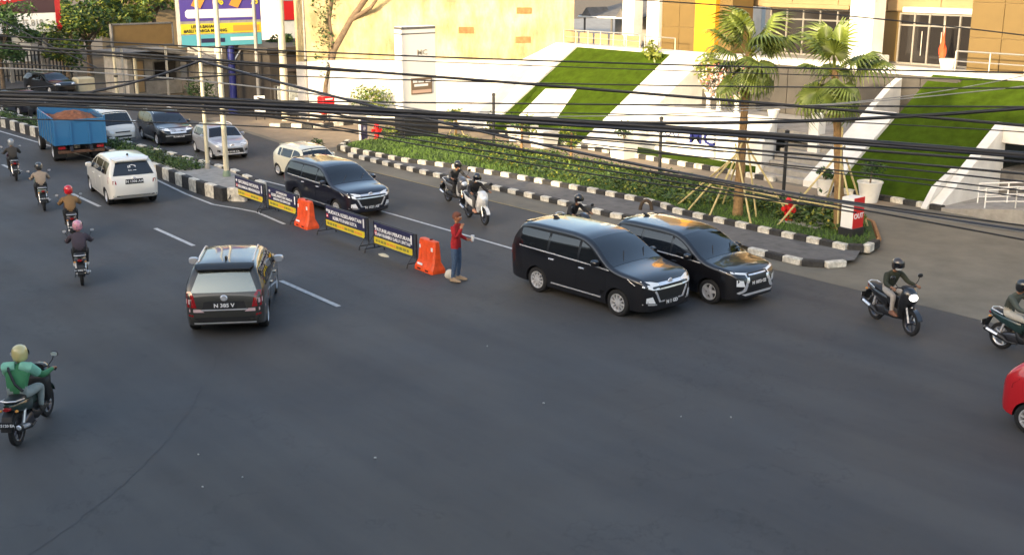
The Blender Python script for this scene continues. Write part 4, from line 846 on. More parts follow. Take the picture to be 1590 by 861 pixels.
FIT = {'black_mpv': (-18.01, 17.55, .91, .95, 2.0), 'black_crossover': (-17.32, 19.72, .87, .94, .8), 'navy_mpv': (-30.26, 18.19, .86, .91, -.9), 'ivory_hatchback': (-35.38, 20.14, .84, .89, .8),
       'grey_mpv': (-22.34, 10.79, .98, .91, 147.4), 'white_mpv': (-36.34, 13.83, .93, .93, 170.8), 'silver_hatchback': (-41.99, 20.01, .85, .92, -8.2), 'black_suv': (-46.76, 19.88, .79, .87, -7.), 'white_minibus': (-48.84, 18.0, .80, .86, 4.0), 'tipper_truck': (-43.58, 15.18, .92, .93, 170.3),
       'red_hatchback': (-6.85, 18.1, .92, .95, 3.), 'parked_car': (-69.0, 22.6, .85, .9, 12.), 'dark_hatchback': (-60.5, 18.4, .82, .88, 4.)}
def place(o):
    x, y, s_, zs, h = FIT[o.name]; o.location = (x, y, 0); o.scale = (s_, s_, s_ * zs); o.rotation_euler.z = R(h)
def car(name, label, pos, heading, S, pt, cat='car', group=None):
    t = thing(name, label, cat, (pos[0], pos[1], 0), R(heading), group); place(t)
    top, bot, wid, belt = pchip(S['top']), pchip(S['bot']), pchip(S['wid']), pchip(S['belt']); x0, x1 = S['top'][0][0], S['top'][-1][0]; H = max(p[1] for p in S['top']); tum = S.get('tum', .225)
    def hw(x, z):
        b = belt(x); w0 = wid(x)
        if z <= b: q = (b - z) / max(.1, b - .2); return w0 * (1 - .045 * q * q) + .012 * math.sin(min(1, q) * math.pi)
        return w0 - tum * ((z - b) / max(.2, H - b)) ** 1.15
    xs = sorted(set([x0, x0 + .03, x0 + .08, x0 + .15, x1 - .03, x1 - .08, x1 - .16] + [x0 + (x1 - x0) * i / 44 for i in range(45)])); rings = []
    for x in xs:
        zt, zb = top(x), bot(x); rc = min(.10 if zt < belt(x) + .12 else .11, (zt - zb) * .3); half = []
        half.append((0, zb)); half.append((hw(x, zb) * .8, zb)); 
        for i in range(9):
            z = zb + .03 + (zt - rc - zb - .03) * i / 8; half.append((hw(x, z), z))
        ye = hw(x, zt - rc); yi = max(ye - rc * 1.25, ye * .5)
        for i in range(1, 5):
            a = math.pi / 2 * i / 5; half.append((yi + (ye - yi) * math.cos(a), zt - rc + rc * math.sin(a)))
        cr = .035
        for i in range(5): f = 1 - i / 4; half.append((yi * f, zt + cr * (1 - f * f)))
        ring = [(x, y, z) for y, z in half] + [(x, -y, z) for y, z in half[-2:0:-1]]; rings.append(ring)
    body = MB().rings(rings).mesh('body')
    wr = S['wr']; ax = (S['wb'] / 2, -S['wb'] / 2); Wm = max(p[1] for p in S['wid']); cut = []
    for a in ax:
        for s in (1, -1): cut.append(MB().lathe([(wr * 1.14, s * (Wm - .30)), (wr * 1.14, s * (Wm + .3))], 30, (a, 0, wr), 'y').mesh('cut'))
    body = boolean(body, cut)
    body.materials.clear(); body.materials.append(pt); body.materials.append(M['trim']); body.materials.append(M['trim'])
    for p in body.polygons:
        c = p.center; mi = 0
        for a in ax:
            d = math.hypot(c.x - a, c.z - wr)
            if d < wr * 1.15 and abs(p.normal.y) < .5 and abs(c.y) > Wm - .31: mi = 1
            if d < wr * 1.1 and abs(abs(c.y) - (Wm - .30)) < .02: mi = 1
        if c.z < S.get('sill', .27): mi = 2
        p.material_index = mi
    shade(body, 38); bo = put('body', body, None, t)
    bm = bmesh.new(); bm.from_mesh(body); bvh = BVHTree.FromBMesh(bm); bm.free()
    def P(nm, poly, plane, m, sg=1, eps=.006, step=.12, par=None): return put(nm, patch(bvh, poly, plane, sg, step, eps), m, par or t)
    def both(nm, poly, plane, m, sg=1, **k):           # poly for y>0, mirrored
        P(nm, poly, plane, m, sg, **k); P(nm, [(-u, v) for u, v in poly][::-1], plane, m, sg, **k)
    # side glass between the pillars
    for (a, b) in S['win']:
        n = 8; lo = [(a + (b - a) * i / n, belt(a + (b - a) * i / n) + .035) for i in range(n + 1)]
        up = [(x, max(z + .012, min(top(x) - .13, H - .16))) for x, z in lo]
        up = [u for u in up]; poly = lo + up[::-1]
        for s in (1, -1): P('side_window', poly, 'side', M['carglass'], s, step=.15)
    if S.get('beltchrome'):
        a, b = S['win'][0][0], S['win'][-1][1]
        for s in (1, -1): P('belt_trim', [(a + (b - a) * i / 10, belt(a + (b - a) * i / 10) - .004) for i in range(11)] + [(a + (b - a) * i / 10, belt(a + (b - a) * i / 10) + .024) for i in range(10, -1, -1)], 'side', M['chrome'], s, eps=.010, step=.3)
    if S.get('sillchrome'):
        for s in (1, -1): P('sill_trim', [(-.85, .36), (.85, .36), (.85, .392), (-.85, .392)], 'side', M['chrome'], s, eps=.012, step=.3)
    # windscreen and rear window
    xa, xb = S['ws']; n = 6
    def ins(x, m_=.10): return max(.3, hw(x, top(x) - .1) - m_)
    poly = [(xa + (xb - xa) * i / n, -ins(xa + (xb - xa) * i / n)) for i in range(n + 1)] + [(xb - (xb - xa) * i / n, ins(xb - (xb - xa) * i / n)) for i in range(n + 1)]
    wsn = P('windscreen', poly, 'top', M['carglass'], step=.14)
    for s in (-.45, .25): B('wiper', MB().tube([(xb - .03, s, top(xb) + .03), (xb - .33, s + .33, top(xb - .33) + .05)], .009, 5), M['trim'], wsn)
    z0, z1 = S['rw']; w0, w1 = wid(x0 + .25) - .13, wid(x0 + .25) - tum - .06
    rwn = P('rear_window', [(-w0, z0), (w0, z0), (w1, z1), (-w1, z1)], 'front', M[S.get('rwm', 'carglass')], -1)
    if S.get('rwiper'): B('wiper', MB().tube([(x0 + .16, 0, z0 + .0), (x0 + .2, .05, z0 + .08), (x0 + .2, .4, z0 + .12)], .012, 5), M['trim'], rwn)
    # doors as thin panels on the flank, handles
    for (a, b) in S['doors']:
        for s in (1, -1):
            dz = S.get('sill', .27) + .12; dr = P('door', [(a + .012, dz), (b - .012, dz), (b - .012, belt(b) - .03), (a + .012, belt(a) - .03)], 'side', pt, s, eps=.004, step=.2)
            hx = a + .16; y = hw(hx, belt(hx) - .13); B('handle', MB().cbox(hx - .09, hx + .09, s * y - .018 + s * .02, s * y + .018 + s * .02, belt(hx) - .155, belt(hx) - .115, .008), M['chrome'] if S.get('chromeh') else pt, dr)
    for nm, poly, m, k in S.get('front', []): (both if k else P)(nm, poly, 'front', M[m] if isinstance(m, str) else m, 1)
    for nm, poly, m, k in S.get('rear', []): (both if k else P)(nm, poly, 'front', M[m] if isinstance(m, str) else (m or pt), -1)
    for s, key in ((1, 'plate_f'), (-1, 'plate_r')):
        if key in S:
            z, tx = S[key]; hit = bvh.ray_cast(Vector((s * 6, 0, z)), Vector((-s, 0, 0)))[0]; xx = hit.x
            pl = B('number_plate', MB().cbox(min(xx, xx + s * .025), max(xx, xx + s * .025), -.22, .22, z - .075, z + .075, .005), M['plate'], t); text(tx, .12, M['wprint'], pl, (xx + s * .03, 0, z), (R(90), 0, R(90 * s)))
    mx = S.get('mirror', xb - .42)
    for s in (1, -1):
        y = hw(mx, belt(mx)) ; m = B('mirror', MB().loftx([(mx - .06, .085, belt(mx) + .13, .07, 3), (mx + .0, .11, belt(mx) + .13, .09, 3), (mx + .09, .07, belt(mx) + .12, .06, 3)], 12, 0, s * (y + .10)), S.get('mirm', pt), t, 50)
        B('mirror_arm', MB().tube([(mx, s * (y - .04), belt(mx) + .06), (mx, s * (y + .06), belt(mx) + .09)], .025, 6), M['trim'], m)
    ty, rm = wheel_meshes(wr, wr * S.get('rimf', .68), S.get('tw', .2), S.get('rims', 'five'))
    for a in ax:
        for s in (1, -1):
            wo = put('wheel', ty, None, t, (a, s * (Wm - S.get('tw', .2) / 2 - .025), wr)); put('rim', rm, None, wo).rotation_euler = (0, random.uniform(0, 1), 0 if s > 0 else math.pi)
    if S.get('rails'):
        for s in (1, -1):
            xs_ = [S['rails'][0] + (S['rails'][1] - S['rails'][0]) * i / 6 for i in range(7)]; B('roof_rail', MB().tube([(x, s * (hw(x, H - .12) - .10), top(x) + (.0 if i in (0, 6) else .045)) for i, x in enumerate(xs_)], .018, 6), M['rim'], t, 50)
    if S.get('antenna') is not None: B('antenna', MB().loftx([(S['antenna'] - .12, .012, H + .07, .035, 2), (S['antenna'], .03, H + .045, .05, 2), (S['antenna'] + .1, .02, H + .03, .02, 2)], 10), M['trim'], t, 50)
    if S.get('spoiler'):
        xs0 = S['spoiler']; B('spoiler', MB().loftx([(xs0 - .16, .52, H - .085, .015, 4), (xs0 - .02, .60, H - .045, .035, 4), (xs0 + .12, .60, H - .03, .03, 4)], 16), S.get('spoilm', pt), t, 40)
    if S.get('emblem_f'): B('emblem', MB().lathe([(.085, 0), (.07, .015)], 16, (0, 0, 0), 'x'), M['chrome'], t, 40).location = (bvh.ray_cast(Vector((6, 0, S['emblem_f'])), Vector((-1, 0, 0)))[0].x + .002, 0, S['emblem_f'])
    if S.get('emblem_r'): B('emblem', MB().lathe([(.075, 0), (.06, -.015)], 16, (0, 0, 0), 'x'), M['chrome'], t, 40).location = (bvh.ray_cast(Vector((-6, 0, S['emblem_r'])), Vector((1, 0, 0)))[0].x - .002, 0, S['emblem_r'])
    return t
def base_spec(L, W, H, WB, fo, wr, kind):
    """x measured from the middle of the wheelbase"""
    r, f = -(L - WB - fo) - WB / 2, WB / 2 + fo; h = W / 2; S = dict(wb=WB, wr=wr)
    if kind == 'mpv':
        S['top'] = [(r, .66), (r + .02, .92), (r + .10, 1.08), (r + .30, H - .20), (r + .42, H - .06), (r + .95, H - .005), (-.45, H), (.05, H - .035), (.34, H - .125), (f - 1.10, .66 * H), (f - .95, .635 * H), (f - .28, .575 * H), (f - .08, .50 * H), (f - .01, .44 * H), (f, .40 * H)]
        S['ws'] = (.29, f - 1.09); S['win'] = [(r + .46, -WB / 2 + .35), (-WB / 2 + .43, .02), (.10, f - 1.15)]; S['doors'] = [(-WB / 2 + .40, .06), (.07, 1.02)]
    elif kind == 'hatch':
        S['top'] = [(r, .62), (r + .02, .86), (r + .08, 1.02), (r + .36, H - .18), (r + .52, H - .06), (r + .95, H - .01), (-.15, H), (.30, H - .04), (.52, H - .13), (f - 1.0, .68 * H), (f - .84, .64 * H), (f - .26, .57 * H), (f - .07, .50 * H), (f - .01, .43 * H), (f, .40 * H)]
        S['ws'] = (.46, f - 1.0); S['win'] = [(r + .58, -WB / 2 + .28), (-WB / 2 + .34, -.06), (.0, f - 1.12)]; S['doors'] = [(-WB / 2 + .38, -.03), (-.01, .92)]
    S['bot'] = [(r, .40), (r + .12, .28), (r + .5, .22), (0, .20), (f - .5, .20), (f - .1, .22), (f, .28)]
    S['wid'] = [(r, h * .74), (r + .06, h * .86), (r + .22, h * .95), (r + .8, h), (0, h), (WB / 2, h), (f - .35, h * .955), (f - .16, h * .87), (f - .05, h * .74), (f, h * .58)]
    S['belt'] = [(r, H * .655), (0, H * .63), (f - 1.0, H * .605), (f, H * .54)]
    S['rw'] = (H * .655, H - .15); S['r'], S['f'] = r, f
    S['rear'] = []; S['front'] = []
    return S
# --- near black MPV, wide chrome grille
S = base_spec(4.735, 1.83, 1.795, 2.75, .885, .335, 'mpv')
S.update(beltchrome=1, sillchrome=1, chromeh=1, antenna=-1.6, rims='ten', rimf=.70, emblem_f=.905, plate_f=(.43, 'N 1 GD'), plate_r=(.85, 'N 1 GD'), spoiler=S['r'] + .42,
  front=[('headlight', [(.40, .77), (.62, .79), (.88, .88), (.90, 1.0), (.60, .97), (.40, .92)], 'lamp', 1), ('grille', [(-.40, .80), (.40, .80), (.40, .86), (-.40, .86)], 'trim', 0), ('grille_bar', [(-.40, .86), (.40, .86), (.40, .925), (-.40, .925)], 'chrome', 0), ('grille_bar', [(-.40, .765), (.40, .765), (.40, .80), (-.40, .80)], 'chrome', 0),
         ('lower_grille', [(-.34, .50), (.34, .50), (.46, .76), (-.46, .76)], 'trim', 0), ('bumper_chrome', [(.30, .46), (.42, .46), (.56, .74), (.51, .76), (.38, .50)], 'chrome', 1), ('bumper_chrome', [(-.32, .455), (.32, .455), (.32, .49), (-.32, .49)], 'chrome', 0), ('fog_lamp', [(.54, .45), (.75, .47), (.75, .59), (.62, .62)], 'lamp', 1), ('bumper_lip', [(.5, .40), (.80, .42), (.80, .445), (.5, .43)], 'chrome', 1)],
  rear=[('tail_light', [(.58, .85), (.84, .88), (.84, 1.12), (.74, 1.10), (.60, .98)], 'tail', 1), ('rear_chrome', [(-.5, .97), (.5, .97), (.5, 1.02), (-.5, 1.02)], 'chrome', 0)])
car('black_mpv', 'glossy black MPV with chrome grille nearest the orange barriers', (-18.22, 17.78), 0, dict(S), PT['black'])
S3 = dict(S); S3['plate_f'] = (.43, 'N 1521 AB'); S3['plate_r'] = (.85, 'N 1521 AB')
car('navy_mpv', 'dark navy MPV passing behind the banner stands', (-31.15, 19.15), -2, S3, PT['navy'])
# --- second black MPV: slim lamps, X shaped chrome
S = base_spec(4.595, 1.77, 1.75, 2.775, .87, .335, 'mpv')
S.update(beltchrome=1, antenna=-1.6, rims='five', rimf=.70, plate_f=(.66, 'N 1873 CE'), plate_r=(.82, 'N 1873 CE'), spoiler=S['r'] + .42,
  front=[('upper_light', [(.38, .88), (.84, .96), (.86, 1.0), (.40, .93)], 'lamp', 1), ('grille', [(-.40, .56), (.40, .56), (.40, .92), (-.40, .92)], 'trim', 0), ('chrome_blade', [(.33, .93), (.46, .93), (.42, .78), (.56, .52), (.72, .44), (.66, .40), (.46, .48), (.33, .74)], 'chrome', 1), ('headlight', [(.52, .60), (.73, .62), (.73, .79), (.56, .76)], 'lamp', 1), ('grille_bar', [(-.33, .86), (.33, .86), (.33, .89), (-.33, .89)], 'chrome', 0), ('skid_plate', [(-.5, .34), (.5, .34), (.6, .40), (-.6, .40)], 'rim', 0), ('headlight_hood', [(.50, .80), (.82, .83), (.82, .87), (.50, .82)], 'trim', 1)],
  rear=[('tail_light', [(.55, .95), (.82, .95), (.82, 1.12), (.62, 1.05)], 'tail', 1)])
car('black_crossover', 'black crossover MPV with slim lamps beside the kerb', (-17.48, 20.18), 0, S, PT['black'])
# --- grey green MPV seen from behind
S = base_spec(4.07, 1.655, 1.60, 2.525, .75, .30, 'mpv')
S.update(antenna=-1.25, rims='five', rails=None, rwiper=1, emblem_r=.93, plate_r=(.77, 'N 385 V'), plate_f=(.5, 'N 385 V'), spoiler=S['r'] + .42, spoilm=M['trim'], mirm=M['rim'],
  rear=[('tail_light', [(.55, .72), (.83, .74), (.83, 1.06), (.66, 1.08), (.60, .98)], 'tail', 1), ('tail_lens', [(.63, .80), (.76, .81), (.76, .92), (.64, .91)], 'tailw', 1), ('pale_flash', [(.40, .62), (.80, .63), (.80, .70), (.48, .69)], 'tailw', 1), ('plate_recess', [(-.44, .69), (.44, .69), (.40, .86), (-.40, .86)], 'trim', 0), ('tail_chrome', [(-.46, .655), (.46, .655), (.46, .685), (-.46, .685)], 'chrome', 0), ('bumper_pad', [(-.66, .40), (.66, .40), (.70, .50), (-.70, .50)], 'trim', 0), ('bumper_chrome', [(-.62, .335), (.62, .335), (.62, .37), (-.62, .37)], 'wprint', 0), ('reflector', [(.62, .52), (.72, .53), (.72, .57), (.62, .56)], 'tail', 1)],
  front=[('headlight', [(.40, .76), (.72, .84), (.72, .92), (.42, .84)], 'lamp', 1), ('grille', [(-.36, .45), (.36, .45), (.40, .66), (-.40, .66)], 'trim', 0)])
S['rails'] = (-1.35, .15); S['rwm'] = 'filmglass'
hd = 146
car('grey_mpv', 'dark grey MPV seen from behind in the open lane', (-22.95, 11.20), hd, S, PT['grey'])
# --- white MPV seen from behind
S = base_spec(4.14, 1.66, 1.69, 2.655, .72, .30, 'mpv')
S.update(antenna=-1.3, rims='five', rwiper=1, emblem_r=.98, plate_r=(.90, 'N 1306 AA'), spoiler=S['r'] + .40,
  rear=[('tail_light', [(.58, .82), (.80, .84), (.80, .96), (.60, .95)], 'tail', 1), ('tail_lens', [(.72, .97), (.80, .97), (.79, 1.08), (.73, 1.06)], 'tailw', 1), ('plate_recess', [(-.30, .81), (.30, .81), (.28, .98), (-.28, .98)], 'trim', 0), ('bumper_strip', [(-.7, .38), (.7, .38), (.7, .42), (-.7, .42)], 'trim', 0), ('sticker', [(-.12, 1.26), (.14, 1.26), (.14, 1.42), (.0, 1.46), (-.12, 1.42)], 'wprint', 0)])
car('white_mpv', 'white MPV seen from behind beside the median', (-37.45, 14.55), 180 - 13, S, PT['white'])
# --- ivory hatchback behind the navy MPV
S = base_spec(3.6, 1.6, 1.50, 2.455, .64, .28, 'hatch')
S.update(rims='five', antenna=None, spoiler=S['r'] + .46, rear=[('tail_light', [(.52, .80), (.76, .82), (.76, 1.0), (.56, .98)], 'tail', 1)], front=[('headlight', [(.38, .68), (.70, .76), (.70, .86), (.40, .78)], 'lamp', 1), ('grille', [(-.38, .42), (.38, .42), (.42, .58), (-.42, .58)], 'trim', 0)])
car('ivory_hatchback', 'ivory white hatchback half hidden behind the navy MPV', (-34.75, 20.75), 0, S, PT['ivory'])
# --- red hatchback leaving at the right edge
S = base_spec(3.8, 1.67, 1.50, 2.5, .70, .29, 'hatch')
S.update(rims='ten', rimf=.72, spoiler=S['r'] + .46, rear=[('tail_light', [(.54, .78), (.80, .80), (.80, 1.0), (.58, .96)], 'tail', 1)])
car('red_hatchback', 'bright red hatchback cut off by the right edge', (-7.3, 18.3), 3, S, PT['red'])
# --- silver hatchback
S = base_spec(3.61, 1.68, 1.49, 2.405, .70, .29, 'hatch')
S.update(rims='five', emblem_f=.72, plate_f=(.42, 'N 1110 CA'), rails=(-1.1, .2), front=[('headlight', [(.34, .68), (.62, .74), (.78, .86), (.70, .90), (.38, .80)], 'lamp', 1), ('grille', [(-.36, .66), (.36, .66), (.40, .78), (-.40, .78)], 'rim', 0), ('lower_grille', [(-.50, .36), (.50, .36), (.44, .58), (-.44, .58)], 'trim', 0), ('bumper_lip', [(-.62, .30), (.62, .30), (.6, .35), (-.6, .35)], 'wprint', 0), ('fog_lamp', [(.56, .42), (.70, .44), (.68, .54), (.56, .52)], 'trim', 1)])
car('silver_hatchback', 'silver hatchback behind the two cream poles', (-43.15, 20.2), -3, S, PT['silver'])
# --- black SUV
S = base_spec(4.7, 1.84, 1.83, 2.75, .95, .37, 'mpv')
S.update(rims='five', rails=(-1.6, .3), plate_f=(.58, 'N 1405 KM'), sillchrome=1, front=[('headlight', [(.42, .92), (.70, .95), (.88, 1.04), (.86, 1.12), (.46, 1.06)], 'lamp', 1), ('grille', [(-.40, .78), (.40, .78), (.44, 1.04), (-.44, 1.04)], 'chrome', 0), ('grille_slot', [(-.34, .82), (-.12, .82), (-.12, 1.0), (-.36, 1.0)], 'trim', 1), ('lower_grille', [(-.6, .45), (.6, .45), (.66, .62), (-.66, .62)], 'trim', 0), ('bumper_guard', [(-.66, .63), (.66, .63), (.66, .67), (-.66, .67)], 'rim', 0)])
car('black_suv', 'black SUV with roof rails and chrome grille behind the silver car', (-48.75, 20.45), -3, S, PT['black'])
# --- white minibus
S = dict(wb=2.57, wr=.32, r=-2.35, f=2.35, tum=.10, rims='steel', rimf=.6)
S['top'] = [(-2.35, 1.0), (-2.33, 1.6), (-2.22, 1.90), (-2.0, 1.97), (0, 2.0), (1.15, 1.95), (1.42, 1.82), (2.0, 1.12), (2.16, 1.0), (2.30, .86), (2.35, .70)]
S['bot'] = [(-2.35, .40), (-2.1, .28), (0, .25), (2.0, .25), (2.35, .34)]; S['wid'] = [(-2.35, .74), (-2.2, .82), (-1.5, .845), (1.6, .845), (2.1, .80), (2.28, .72), (2.35, .60)]; S['belt'] = [(-2.35, 1.08), (2.35, 1.04)]
S.update(ws=(1.42, 2.02), rw=(1.2, 1.75), win=[(-2.1, -.9), (-.82, .1), (.18, 1.0), (1.06, 1.72)], doors=[(.12, 1.0)], front=[('headlight', [(.46, .66), (.76, .70), (.78, .84), (.48, .80)], 'lamp', 1), ('grille', [(-.40, .70), (.40, .70), (.40, .77), (-.40, .77)], 'trim', 0), ('lower_grille', [(-.46, .42), (.46, .42), (.46, .52), (-.46, .52)], 'trim', 0)], rear=[], mirror=1.75)
car('white_minibus', 'white minibus facing the junction behind the blue truck', (-50.7, 18.45), 2, S, PT['white'], cat='minibus')
# --- dark car far left
S = base_spec(4.2, 1.7, 1.5, 2.55, .8, .30, 'hatch'); S.update(rims='five', front=[('headlight', [(.40, .70), (.72, .76), (.74, .86), (.42, .80)], 'lamp', 1), ('grille', [(-.36, .46), (.36, .46), (.40, .64), (-.40, .64)], 'trim', 0)])
car('dark_hatchback', 'dark hatchback at the far left edge beyond the blue truck', (-60.5, 18.6), 4, S, PT['navy'])
S = base_spec(4.2, 1.7, 1.5, 2.55, .8, .30, 'hatch'); S.update(rims='five', front=[('headlight', [(.40, .70), (.72, .76), (.74, .86), (.42, .80)], 'lamp', 1)])
car('parked_car', 'black car parked by the iron fence at the far left', (-70, 23.2), 8, S, PT['black'])
# ================================================================ BLUE TIPPER TRUCK (seen from behind)
tk = thing('tipper_truck', 'blue tipper truck loaded with red brown soil at the left', 'truck', (-44.6, 15.25, 0), R(180 - 2))
place(tk); bl_ = PT['blue']; dkb = mat('truck_chassis', (.03, .035, .05), .6)
for s in (-1, 1): B('chassis_rail', MB().box(-.2, 5.2, s * .38 - .05, s * .38 + .05, .55, .75), dkb, tk)
B('bed_floor', MB().box(0, 3.5, -1.0, 1.0, .85, .95), bl_, tk)
tg = B('tailgate', MB().cbox(-.06, .0, -1.0, 1.0, .80, 1.90, .01), bl_, tk)
for yy in (-.98, -.35, .35, .98): B('rib', MB().box(-.10, -.06, yy - .04, yy + .04, .80, 1.91), bl_, tg)
B('rib', MB().box(-.09, -.06, -1, 1, 1.80, 1.90), bl_, tg)
for s in (-1, 1):
    sw = B('side_board', MB().cbox(0, 3.5, s * 1.0 - .03, s * 1.0 + .03, .80, 2.0, .01), bl_, tk)
    for i in range(6): B('rib', MB().box(.1 + i * .66, .18 + i * .66, s * 1.03 - .03, s * 1.03 + .03, .80, 2.0), bl_, sw)
B('head_board', MB().box(3.45, 3.52, -1.0, 1.0, .86, 2.1), bl_, tk)
rnd = random.Random(3); n = 16; ld = MB(); vs = [(.05 + 3.35 * i / n, -.94 + 1.88 * k / n, 1.74 + .36 * math.sin(math.pi * min(1, i / n * 1.2)) * math.sin(math.pi * k / n) + rnd.uniform(-.04, .05)) for i in range(n + 1) for k in range(n + 1)]
ld.add(vs, [(i * (n + 1) + k, (i + 1) * (n + 1) + k, (i + 1) * (n + 1) + k + 1, i * (n + 1) + k + 1) for i in range(n) for k in range(n)])
sld = tag(B('soil_load', ld, mat('red_soil', (.20, .075, .035), .95, var=.4, vs=7, bump=.8, bs=20), None, None, (-44.6, 15.25, 0), R(178)), 'heap of red brown soil in the blue truck bed', 'soil'); sld.matrix_world = tk.matrix_world; sld.location, sld.rotation_euler, sld.scale = tk.location, tk.rotation_euler, tk.scale
cb = B('cab', MB().loftx([(3.6, .86, 1.35, .75, 8), (3.75, .90, 1.3, .75, 8), (4.9, .90, 1.28, .72, 8), (5.15, .86, 1.2, .62, 7), (5.25, .8, 1.0, .4, 6)], 24), bl_, tk, 40)
B('cab_window', MB().box(3.585, 3.6, -.6, .6, 1.55, 1.9), M['carglass'], cb)
for s in (-1, 1): B('cab_window', MB().box(4.0, 4.8, s * .9 - .01, s * .9 + .012 * s, 1.45, 1.88), M['carglass'], cb); B('mirror', MB().cbox(4.9, 4.98, s * 1.12 - .1, s * 1.12 + .1, 1.5, 1.85, .02), M['trim'], cb)
ty, rm = wheel_meshes(.40, .24, .22, 'steel')
for x in (.95, 4.45):
    for s in (1, -1):
        for d in ((.0, .25) if x < 2 else (.0,)):
            wo = put('wheel', ty, None, tk, (x, s * (.86 - d), .40)); put('rim', rm, None, wo).rotation_euler.z = 0 if s > 0 else math.pi
for s in (-1, 1): B('tail_light', MB().cbox(-.05, .0, s * .75 - .14, s * .75 + .14, .62, .74, .01), M['tail'], tk); B('mud_flap', MB().box(.42, .44, s * .75 - .26, s * .75 + .26, .18, .75), M['trim'], tk)
B('axle', MB().tube([(.95, -.8, .4), (.95, .8, .4)], .08, 8), dkb, tk); B('rear_bumper', MB().cbox(-.12, -.02, -.9, .9, .45, .57, .01), mat('worn_rust', (.12, .06, .035), .8, var=.4, vs=6), tk)
# ================================================================ PEOPLE
def skin_body(bones, radii, joints):
    names = list(joints); idx = {n: i for i, n in enumerate(names)}
    me = bpy.data.meshes.new('skel'); me.from_pydata([joints[n] for n in names], [(idx[a], idx[b]) for a, b in bones], [])
    bm = bmesh.new(); bm.from_mesh(me); ly = bm.verts.layers.skin.verify(); bm.verts.ensure_lookup_table()
    for n, i in idx.items():
        r = radii[n]; bm.verts[i][ly].radius = r if isinstance(r, tuple) else (r, r); bm.verts[i][ly].use_root = (n == 'pelvis')
    bm.to_mesh(me); bm.free()
    o = bpy.data.objects.new('tmp_skel', me); col.objects.link(o); s = o.modifiers.new('s', 'SKIN'); s.use_smooth_shade = True; s.branch_smoothing = .6
    u = o.modifiers.new('u', 'SUBSURF'); u.levels = 2; u.render_levels = 2
    dg = bpy.context.evaluated_depsgraph_get(); out = bpy.data.meshes.new_from_object(o.evaluated_get(dg)); bpy.data.objects.remove(o); return out
BONES = [('pelvis', 'waist'), ('waist', 'chest'), ('chest', 'neck'), ('neck', 'skull')] + [b for s in 'LR' for b in (('chest', 'sh' + s), ('sh' + s, 'el' + s), ('el' + s, 'wr' + s), ('wr' + s, 'pa' + s), ('pelvis', 'hi' + s), ('hi' + s, 'kn' + s), ('kn' + s, 'an' + s), ('an' + s, 'to' + s))]
